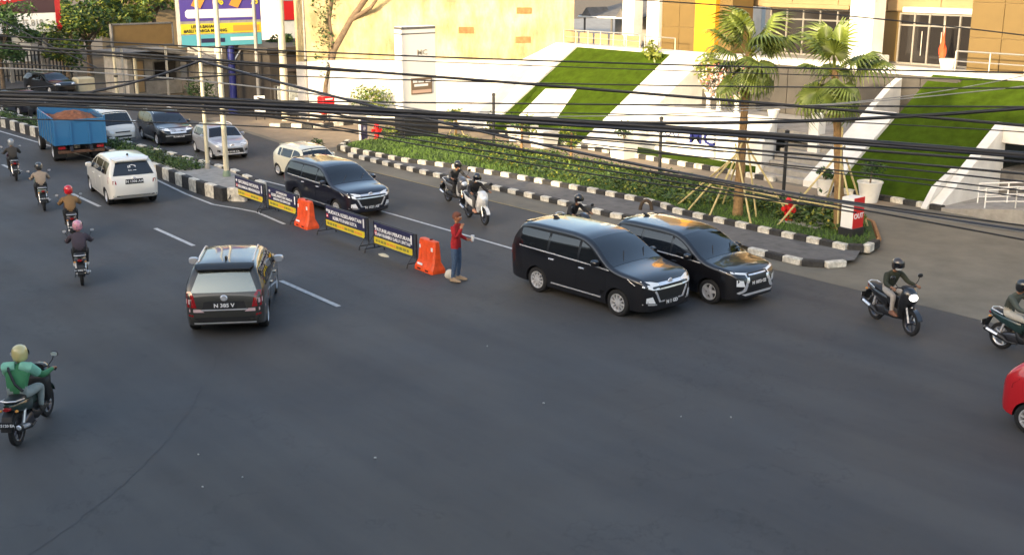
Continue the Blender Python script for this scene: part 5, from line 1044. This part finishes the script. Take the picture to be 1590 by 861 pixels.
def person(label, loc, heading, J, top, legs, shoe, seated=True, helmet=None, visor=None, skinm=None, hair=None, extra=None, bulk=1., cat='person', grip=True, look=0., scale=1.):
    t = thing('person', label, cat, loc, R(heading)); t.scale = (scale,) * 3
    rad = dict(pelvis=(.155 * bulk, .125 * bulk), waist=(.145 * bulk, .115 * bulk), chest=(.165 * bulk, .125 * bulk), neck=.055, skull=.06)
    for s in 'LR': rad.update({'sh' + s: .078 * bulk, 'el' + s: .055 * bulk, 'wr' + s: .036, 'pa' + s: (.038, .022), 'hi' + s: .098 * bulk, 'kn' + s: .066 * bulk, 'an' + s: .045, 'to' + s: (.042, .03)})
    me = skin_body(BONES, rad, J); me.materials.clear(); bm = bmesh.new(); bm.from_mesh(me)
    # fingers and head features are added to the same mesh
    x = MB(); sk = Vector(J['skull']); hd = sk + Vector((.015, 0, .085))
    ca, sa = math.cos(look), math.sin(look)
    def F(a, b, c): return (hd.x + a * ca - b * sa, hd.y + a * sa + b * ca, hd.z + c)
    base = len(x.f); x.ell((0, 0, 0), (.098, .078, .122), 14, 10); 
    for i, v in enumerate(x.v):
        a, b, c = v; a2 = a * (1 - .12 * max(0, -c / .122)) ; b2 = b * (1 - .22 * max(0, -c / .122)); x.v[i] = F(a2, b2, c)
    nv = len(x.v); q = MB(); q.loftx([(.085, .010, .028, .012, 2), (.100, .016, .0, .018, 2), (.112, .017, -.022, .014, 2), (.09, .015, -.036, .008, 2)], 8); x.add([F(*v) for v in q.v], q.f, 0)
    for s in (1, -1):
        q = MB().ell((.0, s * .080, -.005), (.022, .012, .034), 8, 6); x.add([F(*v) for v in q.v], q.f, 0)
        q = MB().ell((.084, s * .032, .012), (.012, .016, .009), 8, 6); x.add([F(*v) for v in q.v], q.f, 4)
        q = MB().loftx([(.086, .020, .034, .004, 2), (.094, .020, .034, .004, 2)], 8, 0, s * .032); x.add([F(*v) for v in q.v], q.f, 5)
    q = MB().ell((.088, 0, -.062), (.012, .026, .008), 8, 6); x.add([F(*v) for v in q.v], q.f, 6)
    for s in 'LR':
        pw, pp = Vector(J['wr' + s]), Vector(J['pa' + s]); d = (pp - pw).normalized(); side = Vector((0, 0, 1)).cross(d)
        if side.length < .1: side = Vector((1, 0, 0))
        side.normalize(); dn = d.cross(side).normalized()
        if dn.z > 0: dn = -dn
        for k, ln in enumerate((.070, .080, .076, .060)):
            b0 = pp + side * (.030 - .020 * k) + d * .015; b1 = b0 + d * ln * .42 + dn * .010; b2 = b1 + d * ln * .20 + dn * ln * .35; b3 = b2 - d * ln * .18 + dn * ln * .26
            x.tube([b0 - d * .02, b1, b2, b3], [.0105, .010, .009, .007], 6, mi=0)
        th = side * (1 if s == 'R' else -1) * (1 if side.y * (1 if s == 'L' else -1) <= 0 else 1); b0 = pw + d * .03 + th * .03; x.tube([b0 - th * .01, b0 + d * .025 + th * .018, b0 + d * .05 + dn * .02 + th * .012], [.013, .011, .008], 6, mi=0)
        an, to = Vector(J['an' + s]), Vector(J['to' + s]); f = (to - an); f.z = 0; f.normalize(); fs = Vector((-f.y, f.x, 0)); c = an + f * .07; zf = min(J['an' + s][2] - .075, J['to' + s][2] - .03)
        rs = []
        for u, wd_, h in ((-.13, .028, .05), (-.10, .042, .085), (.0, .042, .075), (.08, .050, .055), (.13, .040, .04), (.155, .02, .028)):
            o2 = c + f * u; rs.append([(o2.x + fs.x * wd_ * cx, o2.y + fs.y * wd_ * cx, zf + h * cz) for cx, cz in ((-1, 0), (1, 0), (1, .6), (.6, 1), (-.6, 1), (-1, .6))])
        x.rings(rs, True, 3)
    bone_m = []
    for a, b in BONES:
        m = 0 if 'skull' in (a, b) else 1
        if a[:2] in ('hi', 'kn') or b[:2] == 'hi': m = 2
        if a[:2] == 'an': m = 3
        if a[:2] == 'wr': m = 0
        bone_m.append((Vector(J[a]), Vector(J[b]), m))
    short = bool(extra and extra.get('short'))
    for f in bm.faces:
        c = f.calc_center_median(); best = (9, 0)
        for A, Bv, m in bone_m:
            ab = Bv - A; tt = max(0, min(1, (c - A).dot(ab) / max(1e-6, ab.length_squared))); dd = (c - (A + ab * tt)).length
            if dd < best[0]: best = (dd, m)
        f.material_index = best[1]; f.smooth = True
        if best[1] == 1 and c.z < J['pelvis'][2] - .02: f.material_index = 2
        if not seated and c.z > J['pelvis'][2] - .075 and best[1] == 2 and abs(c.y) < .24: f.material_index = 1
    bm.to_mesh(me); bm.free()
    ex = x.mesh('ex', 50); bm = bmesh.new(); bm.from_mesh(me); bm.from_mesh(ex)
    bm.to_mesh(me); bm.free()
    for m in (skinm or M['skin'], top, legs, shoe, M['wprint'], M['hair'], mat('lips', (.30, .09, .07), .5)): me.materials.append(m)
    body = put('body', me, None, t)
    if helmet:
        hm = MB(); prof = [(-.11, .70), (-.09, .90), (-.04, 1.0), (.02, 1.02), (.08, .95), (.125, .72), (.15, .36), (.158, .05)]
        rs = []
        for z, k in prof:
            ring = []
            for j in range(20):
                a = 2 * math.pi * j / 20; fr = .135 if math.cos(a) > 0 else .145
                r1 = fr * k; lift = (.075 if (z < -.03 and math.cos(a) > .45) else 0)
                ring.append(F(r1 * math.cos(a) - .005, .125 * k * math.sin(a), z + .02 + lift))
            rs.append(ring)
        h = B('helmet', hm.rings(rs), helmet, t, 40)
        vz = MB(); rs = []
        for z, k in ((-.03, 1.12), (.03, 1.13), (.065, 1.08)):
            rs.append([F(.132 * k * math.cos(a) + .004, .126 * k * math.sin(a), z + .005) for a in [R(-72 + 144 * j / 10) for j in range(11)]])
        B('visor', vz.rings(rs, False, closed=False), visor or M['carglass'], h, 50)
        B('helmet_rim', MB().tube([F(.146 * math.cos(R(-80 + 160 * j / 8)), .134 * math.sin(R(-80 + 160 * j / 8)), .075) for j in range(9)], .009, 5), M['trim'], h)
    if hair:
        hm = MB(); rs = []
        for z, k in ((-.03, 1.04), (.03, 1.08), (.075, .97), (.11, .68), (.128, .25)):
            rs.append([F(.102 * k * math.cos(a) - .012, .084 * k * math.sin(a), z + (.055 if math.cos(a) > .3 and z < .06 else 0)) for a in [2 * math.pi * j / 16 for j in range(16)]])
        B('hair', hm.rings(rs), hair, t, 60)
    if extra and extra.get('strap'):
        c, p = Vector(J['chest']), Vector(J['pelvis']); B('bag_strap', MB().tube([c + Vector((.05, .17, .13)), c + Vector((-.12, .10, .08)), c.lerp(p, .4) + Vector((-.165, -.02, 0)), c.lerp(p, .75) + Vector((-.13, -.14, 0))], .022, 6), M['trim'], t)
    if extra and extra.get('mask'): B('face_mask', MB().rings([[F(.106 * k * math.cos(a), .086 * k * math.sin(a), z) for a in [R(-75 + 150 * j / 8) for j in range(9)]] for z, k in ((-.09, .84), (-.05, 1.06), (-.005, 1.06))], False, closed=False), M['wprint'], t, 60)
    if extra and extra.get('yoke'):
        c = Vector(J['chest']); n0 = Vector(J['neck']); mb = MB()
        for s in (1, -1): mb.tube([n0 + Vector((-.05, s * .05, -.03)), Vector(J['shL' if s > 0 else 'shR']) + Vector((-.02, 0, .035)), Vector(J['shL' if s > 0 else 'shR']).lerp(Vector(J['elL' if s > 0 else 'elR']), .55)], [.085, .098, .082], 10)
        B('sleeve_panel', mb, extra['yoke'], t, 60)
    return t
def rider_pose(lean=.06, back=0., foot='board'):
    J = dict(pelvis=(-.26 - back, 0, .83), waist=(-.24 - back + lean * .4, 0, .97), chest=(-.19 - back + lean * 1.5, 0, 1.15), neck=(-.13 - back + lean * 2.3, 0, 1.275), skull=(-.09 - back + lean * 2.8, 0, 1.325))
    for s, n in ((1, 'L'), (-1, 'R')):
        cx = J['chest'][0]
        J.update({'sh' + n: (cx + .03, s * .185, 1.205), 'el' + n: (cx + .17 + back * .5, s * .29, 1.02), 'wr' + n: (.27, s * .315, 1.005), 'pa' + n: (.335, s * .315, 1.01),
                  'hi' + n: (-.22 - back, s * .10, .81), 'kn' + n: (.17 - back * .4, s * .165, .78), 'an' + n: (.12 - back * .3, s * .15, .43), 'to' + n: (.24 - back * .3, s * .155, .385)})
    return J
# ================================================================ MOTORBIKES
def bike(name, label, loc, heading, paintm, accent=None, lean=0., lampon=False, plate='N 4127 BC', tall=False, chromepipe=True, whitewall=False, scale=.92):
    t = thing(name, label, 'motorbike', loc, R(heading)); t.scale = (scale,) * 3; t.rotation_euler.x = R(lean); ac = accent or M['trim']; wr = .285
    ty = MB().lathe([(.20, -.035), (.235, -.045), (.27, -.035), (wr, 0), (.27, .035), (.235, .045), (.20, .035)], 26, axis='y', caps=False)
    rm = MB().lathe([(.205, -.03), (.19, -.02), (.19, .02), (.205, .03)], 26, axis='y', caps=False); rm.lathe([(.045, -.06), (.045, .06)], 10, axis='y')
    for k in range(5): a = k * 1.2566; rm.add([(.04 * math.cos(a + q) if i < 2 else .195 * math.cos(a + q * .2), y, .04 * math.sin(a + q) if i < 2 else .195 * math.sin(a + q * .2)) for y in (-.012, .012) for i, q in ((0, -.35), (1, .35), (2, .35), (3, -.35))], [(0, 1, 2, 3), (7, 6, 5, 4), (0, 4, 5, 1), (1, 5, 6, 2), (2, 6, 7, 3), (3, 7, 4, 0)])
    for x in (.64, -.63):
        wo = B('wheel', ty, M['tyre'], t, 40, (x, 0, wr)); B('rim', rm, M['rim'] if whitewall else M['rimdk'], wo, 40)
    for s in (1, -1): B('fork', MB().tube([(.64, s * .07, wr), (.50, s * .065, .66), (.43, s * .05, .92)], .022, 7), M['rim'] if s > 0 else M['rim'], t, 50)
    B('front_fender', MB().rings([[(.64 + (wr + .035) * math.cos(a), y, wr + (wr + .035) * math.sin(a) + (.012 if abs(y) < .03 else 0)) for y in (-.06, -.03, .03, .06)] + [(.64 + (wr + .02) * math.cos(a), y, wr + (wr + .02) * math.sin(a)) for y in (.06, -.06)] for a in [R(20 + 130 * i / 8) for i in range(9)]]), paintm, t, 50)
    fc = B('front_cowl', MB().loftx([(.66, .06, .80, .06, 2.5), (.62, .13, .83, .14, 2.5), (.54, .17, .82, .22, 3), (.46, .19, .76, .28, 3), (.40, .17, .70, .30, 3)], 18), paintm, t, 50)
    B('headlight', MB().loftx([(.685, .05, .83, .04, 2.2), (.665, .10, .84, .07, 2.2), (.63, .11, .85, .075, 2.2)], 14), M['lamp'] if not lampon else mat('lit_headlamp', (1, .96, .88), .2, emit=1.1), fc, 50)
    B('leg_shield', MB().loftx([(.44, .20, .62, .26, 4), (.38, .19, .60, .25, 4), (.34, .16, .58, .22, 4)], 16), ac, t, 50)
    B('footboard', MB().loftx([(.44, .13, .38, .07, 5), (.2, .16, .33, .055, 5), (-.12, .16, .34, .08, 5), (-.24, .12, .42, .12, 4)], 14), M['trim'], t, 50)
    if tall: B('tank_cover', MB().loftx([(.36, .05, .62, .10, 3), (.2, .09, .60, .14, 3), (-.05, .11, .62, .14, 3), (-.2, .10, .66, .1, 3)], 14), paintm, t, 50)
    B('tail_body', MB().loftx([(-.12, .10, .56, .14, 3), (-.25, .15, .60, .15, 3), (-.55, .15, .66, .11, 3), (-.80, .10, .72, .07, 3), (-.92, .05, .76, .04, 3)], 16), paintm, t, 50)
    B('seat', MB().loftx([(.02, .08, .72, .03, 3), (-.1, .13, .755, .045, 3), (-.38, .15, .765, .05, 3), (-.45, .15, .79, .05, 3), (-.72, .13, .80, .045, 3), (-.82, .08, .80, .03, 3)], 14), M['trim'], t, 50)
    B('tail_light', MB().loftx([(-.90, .07, .73, .035, 3), (-.955, .05, .735, .025, 3)], 10), M['tail'], t, 50)
    B('rear_fender', MB().rings([[(x, -.08, z), (x, .08, z), (x - .02, .08, z + .012), (x - .02, -.08, z + .012)] for x, z in ((-.78, .68), (-.93, .60), (-1.0, .46), (-1.02, .38))]), M['trim'], t)
    pl = B('number_plate', MB().cbox(-1.035, -1.02, -.135, .135, .44, .56, .004), M['plate'], t); text(plate, .065, M['wprint'], pl, (-1.04, 0, .50), (R(90), 0, R(-90)))
    B('engine', MB().loftx([(-.05, .10, .33, .09, 4), (-.25, .13, .34, .12, 4), (-.45, .12, .32, .11, 4), (-.65, .09, .29, .08, 3)], 12), M['rimdk'], t, 40)
    ex = B('exhaust', MB().tube([(-.18, -.12, .24), (-.40, -.15, .24), (-.50, -.155, .30), (-.92, -.165, .42)], [.022, .025, .055, .06], 12), M['darksteel'], t, 45)
    B('heat_guard', MB().tube([(-.60, -.185, .345), (-.86, -.20, .415)], .035, 8), M['chrome'] if chromepipe else M['trim'], ex); B('exhaust_tip', MB().lathe([(.045, -.935), (.03, -.95)], 10, (0, -.165, .425), 'x'), M['chrome'], ex)
    for s in (1, -1): B('shock', MB().tube([(-.63, s * .10, .30), (-.52, s * .12, .60)], .028, 8), M['chrome'], t, 50)
    hb = B('handlebar', MB().tube([(.30, -.36, .985), (.36, -.2, 1.02), (.40, 0, .98), (.36, .2, 1.02), (.30, .36, .985)], .016, 8), M['trim'], t, 50)
    B('instrument_cowl', MB().loftx([(.52, .09, .98, .05, 3), (.44, .14, 1.0, .06, 3), (.36, .13, 1.01, .05, 3)], 14), paintm if not tall else ac, t, 50)
    for s in (1, -1):
        B('grip', MB().tube([(.345, s * .23, 1.005), (.30, s * .36, .985)], .022, 8), M['trim'], hb); B('mirror_stem', MB().tube([(.36, s * .21, 1.02), (.36, s * .30, 1.14), (.35, s * .33, 1.22)], .008, 6), M['trim'], t)
        B('mirror', MB().loftx([(.335, .055, 1.245, .038, 2.4), (.355, .065, 1.245, .046, 2.4), (.38, .04, 1.245, .03, 2.4)], 12, 0, s * .345), M['trim'], t, 50); B('mirror_glass', MB().loftx([(.328, .054, 1.245, .037, 2.4), (.334, .054, 1.245, .037, 2.4)], 12, 0, s * .345), M['chrome'], t)
        B('turn_signal', MB().ell((-.86, s * .13, .68), (.035, .03, .022), 8, 6), M['orprint'], t)
    B('grab_rail', MB().tube([(-.55, .14, .78), (-.84, .12, .84), (-.90, 0, .85), (-.84, -.12, .84), (-.55, -.14, .78)], .014, 6), M['rim'], t, 50)
    B('side_stand', MB().tube([(-.1, .13, .28), (-.35, .17, .16)], .012, 6), M['darksteel'], t)
    return t
def cloth(n, c, var=.12): return mat('cloth_' + n, c, .85, var=var, vs=9, bump=.25, bs=14)
dk = cloth('black', (.018, .018, .020)); shoe = mat('shoe_dark', (.03, .025, .02), .7); pale = mat('shoe_pale', (.5, .48, .44), .7); jean = cloth('jeans', (.06, .10, .17), .25)
bp = lambda n, c, r=.3: paint('bike_' + n, c, r)
# 1 green jacket
H1 = 141
bike('motorbike', 'dark green motorbike at the lower left', (-18.28, 5.17, 0), H1, bp('dkgreen', (.010, .030, .022)), plate='N 5120 EA', tall=True, scale=0.95)
person('rider in green jacket and pale yellow helmet at the lower left', (-18.28, 5.17, 0), H1, rider_pose(.03, .2), cloth('green', (.045, .20, .085)), cloth('greytrousers', (.27, .31, .30)), shoe, helmet=bp('yellowhelm', (.62, .52, .22)), extra=dict(strap=1, yoke=cloth('mint', (.22, .50, .36))), bulk=1.12, scale=0.95)
# 2 pink helmet
H2 = 160
bike('motorbike', 'black scooter under the rider with the pink helmet', (-26.95, 9.12, 0), H2, bp('black', (.012, .012, .014)), plate='N 3082 FG', scale=0.9)
person('rider in dark jacket and pink patterned helmet', (-26.95, 9.12, 0), H2, rider_pose(.05), cloth('plum', (.055, .042, .055)), dk, pale, helmet=mat('pink_helmet', (.62, .20, .28), .3, var=.7, vs=14, coat=1., hue=(.7, .62, .6)), bulk=1.1, scale=0.9)
# 3 red helmet
bike('motorbike', 'dark red scooter ahead of the pink helmeted rider', (-31.6, 10.55, 0), 163, bp('maroon', (.05, .012, .014)), plate='N 2290 DT', scale=0.89)
person('rider in ochre jacket and shiny red helmet', (-31.6, 10.55, 0), 163, rider_pose(.05), cloth('ochre', (.24, .135, .055)), dk, shoe, helmet=bp('red_helm', (.62, .01, .02)), bulk=1.15, scale=0.89)
# 4 tan jacket
bike('motorbike', 'pale green scooter ridden by the person in a beige jacket', (-36.05, 11.22, 0), 166, bp('palegreen', (.20, .26, .20)), plate='N 6612 CD', scale=0.88)
person('rider in beige jacket and dark helmet', (-36.05, 11.22, 0), 166, rider_pose(.04), cloth('beige', (.34, .26, .19)), dk, shoe, helmet=bp('dark_helm', (.03, .03, .032)), bulk=1.12, scale=0.88)
# 5 dark rider, left edge
bike('motorbike', 'dark motorbike farthest back at the left edge', (-41.75, 12.15, 0), 168, bp('wine', (.07, .012, .018)), plate='N 4471 AK', scale=0.87)
person('rider in dark jacket farthest back at the left edge', (-41.75, 12.15, 0), 168, rider_pose(.04), cloth('brownblack', (.045, .04, .035)), dk, shoe, helmet=bp('grey_helm', (.28, .29, .30)), scale=0.87)
# 6 white scooter and 7 grey bike
bike('motorbike', 'white scooter with big fairing beyond the pedestrian', (-26.0, 20.25, 0), -14, bp('white', (.74, .73, .70)), accent=bp('white', (0, 0, 0)), lean=0, plate='N 5566 HA', scale=0.9)
person('rider in black jacket on the white scooter', (-26.0, 20.25, 0), -14, rider_pose(.05), dk, cloth('whitestripe', (.10, .10, .10)), cloth('skinfoot', (.5, .25, .16)), helmet=bp('black_helm', (.012, .012, .014)), extra=dict(mask=1), scale=0.9)
bike('motorbike', 'grey sport scooter just behind the white scooter', (-28.3, 21.25, 0), -10, bp('greyb', (.09, .09, .095)), accent=bp('white', (0, 0, 0)), plate='N 3190 BB', scale=0.88)
person('rider in charcoal jacket just behind the white scooter', (-28.3, 21.25, 0), -10, rider_pose(.08), cloth('charcoal', (.05, .05, .052)), dk, shoe, helmet=bp('black_helm', (0, 0, 0)), scale=0.88)
# 8 right rider
bike('motorbike', 'black motorbike on the open asphalt at the right', (-12.55, 20.62, 0), -22, bp('black', (0, 0, 0)), lampon=True, tall=True, plate='N 2745 EE', scale=0.93)
person('rider in olive jacket with white mask and dark helmet at the right', (-12.55, 20.62, 0), -22, rider_pose(.03), cloth('olive', (.030, .034, .020)), cloth('khaki', (.42, .38, .34)), mat('foot_brown', (.22, .10, .06), .7), helmet=bp('brown_helm', (.045, .032, .024)), extra=dict(mask=1), scale=0.93)
# 9 right edge rider
bike('motorbike', 'dark teal motorbike cut off by the right edge', (-9.85, 20.95, 0), -8, bp('teal', (.012, .035, .035)), whitewall=True, plate='N 6033 CC', tall=True, scale=0.93)
person('rider in grey green jacket cut off by the right edge', (-9.85, 20.95, 0), -8, rider_pose(.03, .28), cloth('greygreen', (.07, .08, .065)), cloth('cream', (.5, .47, .40)), shoe, helmet=bp('black_helm', (0, 0, 0)), scale=0.93)
# 10 rider between the two near black cars; 11, 12 heads beyond cars
bike('motorbike', 'dark scooter mostly hidden behind the near black MPV', (-22.0, 20.45, 0), -6, bp('black', (0, 0, 0)), plate='N 4004 AD', scale=0.89)
person('rider in black with white mask behind the near black MPV', (-22.0, 20.45, 0), -6, rider_pose(.08), dk, dk, shoe, helmet=bp('black_helm', (0, 0, 0)), extra=dict(mask=1), scale=0.89)
# ---- standing man
J = dict(pelvis=(0, 0, .88), waist=(.0, 0, 1.03), chest=(.02, 0, 1.25), neck=(.02, 0, 1.40), skull=(.03, 0, 1.46), shL=(.02, .18, 1.33), elL=(-.02, .25, 1.06), wrL=(.20, .20, .98), paL=(.28, .19, .99), shR=(.02, -.18, 1.33), elR=(.10, -.24, 1.09), wrR=(.20, -.12, 1.30), paR=(.20, -.08, 1.37),
         hiL=(0, .09, .86), knL=(.03, .10, .48), anL=(.0, .11, .10), toL=(.12, .125, .055), hiR=(0, -.09, .86), knR=(.01, -.11, .48), anR=(-.04, -.12, .10), toR=(.08, -.135, .055))
pn = person('standing man in red jacket and blue jeans by the orange barrier', (-21.15, 15.85, 0), 28, J, cloth('redjacket', (.36, .010, .014)), jean, mat('sandal', (.33, .23, .14), .7), seated=False, hair=mat('brown_cap', (.17, .06, .035), .8), skinm=mat('warm_skin', (.40, .17, .085), .55))
cp = B('plastic_cup', MB().lathe([(.03, 0), (.045, .13), (.045, .14)], 12), M['wprint'], None, 40, (-20.92, 16.17, .96)); tag(cp, 'small white cup in the hand of the standing man', 'cup')
B('bag', MB(), None) if False else None
bg = B('white_sack', MB().rings([[(.19 * k * math.cos(a) * (1 + .15 * math.sin(3 * a)), .15 * k * math.sin(a), z) for a in [2 * math.pi * j / 12 for j in range(12)]] for z, k in ((0, .85), (.06, 1.05), (.16, .95), (.24, .7), (.28, .35))]), mat('sack_white', (.62, .57, .47), .8), None, 60, (-21.5, 15.92, 0)); bg.scale = (.75, .75, .7); tag(bg, 'small pale sack on the road beside the standing man', 'sack')
# ================================================================ BARRIERS
def banner(label, x0, x1, y, rows, footx):
    t = thing('banner_stand', label, 'banner stand', (x0, y, 0), math.atan2(-.03, 1)); L = x1 - x0; z0, z1 = .30, .98; t.scale.z = .78
    fr = B('frame', MB().tube([(0, 0, .12), (0, 0, 1.04), (L, 0, 1.04), (L, 0, .12)], .022, 6), M['darksteel'], t); B('cross_bar', MB().tube([(0, 0, z0 - .04), (L, 0, z0 - .04)], .02, 6), M['darksteel'], fr)
    for x in (.0, L):
        B('foot', MB().tube([(x, -.30, .0), (x, -.28, .13), (x, .28, .13), (x, .30, .0)], .022, 6), M['darksteel'], t); B('brace', MB().tube([(x, -.27, .13), (x, 0, .60)], .014, 5), M['darksteel'], t)
    pn_ = B('panel', MB().cbox(.03, L - .16, -.02, .012, z0, z1 + .03, .004), M['navy'], t)
    B('yellow_strip', MB().box(.035, L - .165, -.026, -.0205, z0 + .01, z0 + .225), M['yprint'], pn_)
    for i in range(3): B('mesh_bar', MB().tube([(L - .13 + i * .045, 0, z0 - .04), (L - .13 + i * .045, 0, 1.04)], .008, 5), M['darksteel'], t)
    cx = (L - .13) / 2
    for i, (tx, sz, dz) in enumerate(rows): text(tx, sz, M['wprint'], pn_, (cx, -.028, dz), (R(90), 0, 0), .92)
    B('emblem', MB().lathe([(.05, -.027), (.05, -.022)], 12, (.11, 0, z1 - .10), 'y'), M['wprint'], pn_)
    B('red_patch', MB().box(.07, .17, -.027, -.021, z1 - .36, z1 - .24), M['red'], pn_); B('white_mark', MB().box(.09, .15, -.030, -.0275, z1 - .33, z1 - .28), M['wprint'], pn_); B('white_mark', MB().box(L - .235, L - .175, -.027, -.021, z1 - .32, z1 - .02), M['wprint'], pn_)
    u = .12; k = 0
    while u < L - .32:
        ww = random.uniform(.05, .16); B('small_print', MB().box(u, u + ww, -.030, -.0265, z0 + .07, z0 + .16), M['olive' if k % 7 < 4 else 'orprint'], pn_); u += ww + .03; k += 1
    return t
banner('first banner stand beside the end of the median', -33.2, -31.15, 16.28, [('SAYANGI NYAWA', .185, .86), ('KELUARGA MENUNGGU', .15, .67)], 0)
banner('second banner stand, left of the first orange barrier', -30.95, -29.05, 16.22, [('UTAMAKAN', .13, .90), ('KESELAMATAN ANDA', .145, .765), ('BUKAN KECEPATAN', .125, .625)], 0)
banner('third banner stand, right of the first orange barrier', -27.45, -25.2, 16.10, [('BUDAYA KESELAMATAN', .175, .84), ('KEBUTUHAN KITA', .165, .65)], 0)
banner('fourth banner stand, left of the last orange barrier', -24.85, -22.85, 15.98, [('PATUHILAH PERATURAN', .16, .80), ('DAN RAMBU LALU LINTAS', .15, .64)], 0)
def waterbarrier(label, x, y):
    t = thing('water_barrier', label, 'barrier', (x, y, 0), R(-4)); t.scale = (.80, .80, .78)
    def rect(hx, hy, z, c=.05): return [(-hx + c, -hy, z), (hx - c, -hy, z), (hx, -hy + c, z), (hx, hy - c, z), (hx - c, hy, z), (-hx + c, hy, z), (-hx, hy - c, z), (-hx, -hy + c, z)]
    B('shell', MB().rings([rect(.52, .26, 0), rect(.52, .26, .10), rect(.50, .24, .16), rect(.46, .15, .34), rect(.45, .115, .85), rect(.43, .10, .98), rect(.38, .06, 1.0)]), M['orange'], t, 25)
    for s in (-1, 1): B('recess', MB().cbox(s * .22 - .10, s * .22 + .10, -.265, -.22, .03, .10, .01), mat('barrier_slot', (.10, .012, .006), .7), t)
    for s in (-.28, 0, .28): B('rib', MB().prism([(-.155, .36), (-.118, .86), (-.10, .86), (-.14, .36)], s - .035, s + .035, 'x'), M['orange'], t)
    B('reflector', MB().cbox(.28, .38, -.135, -.105, .68, .80, .005), M['wprint'], t); B('reflector', MB().cbox(-.38, -.31, -.135, -.105, .68, .80, .005), M['wprint'], t); B('white_mark', MB().add([(-.34, -.252, .19), (-.04, -.252, .19), (-.04, -.235, .25), (-.34, -.235, .25)], [(0, 1, 2, 3)]), M['wprint'], t)
    B('filler_cap', MB().lathe([(.05, 0), (.05, .03)], 12, (.1, 0, 1.0)), mat('barrier_slot', (0, 0, 0)), t)
waterbarrier('first orange plastic barrier between the second and third banners', -28.55, 16.10); waterbarrier('last orange plastic barrier beside the standing man', -22.35, 15.95)
tag(B('rubble', MB().rings([[(.22 * k * math.cos(a) * (1 + .2 * math.sin(2 * a + 1)), .1 * k * math.sin(a), z) for a in [2 * math.pi * j / 9 for j in range(9)]] for z, k in ((0, 1), (.05, .8), (.08, .3))]), M['cream'], None, None, (-24.3, 15.9, -.03)), 'pale stone weighing down the fourth banner stand', 'stone')
# litter
for (px, py, s) in ((-13.84, 8.79, .022), (-13.91, 12.25, .018), (-11.45, 14.21, .016), (-15.67, 6.78, .014), (-14.57, 6.33, .014), (-14.5, 6.92, .012), (-12.0, 13.6, .012), (-16.9, 13.4, .014)):
    tag(B('litter', MB().prism([(-s, -s * .5), (s * .8, -s * .7), (s, s * .6), (-s * .5, s * .8)], .003, .02), M['scrap'], None, None, (px, py, 0), random.uniform(0, 3)), 'tiny scrap of white litter lying on the open asphalt', 'litter', 'litter scraps on the asphalt')
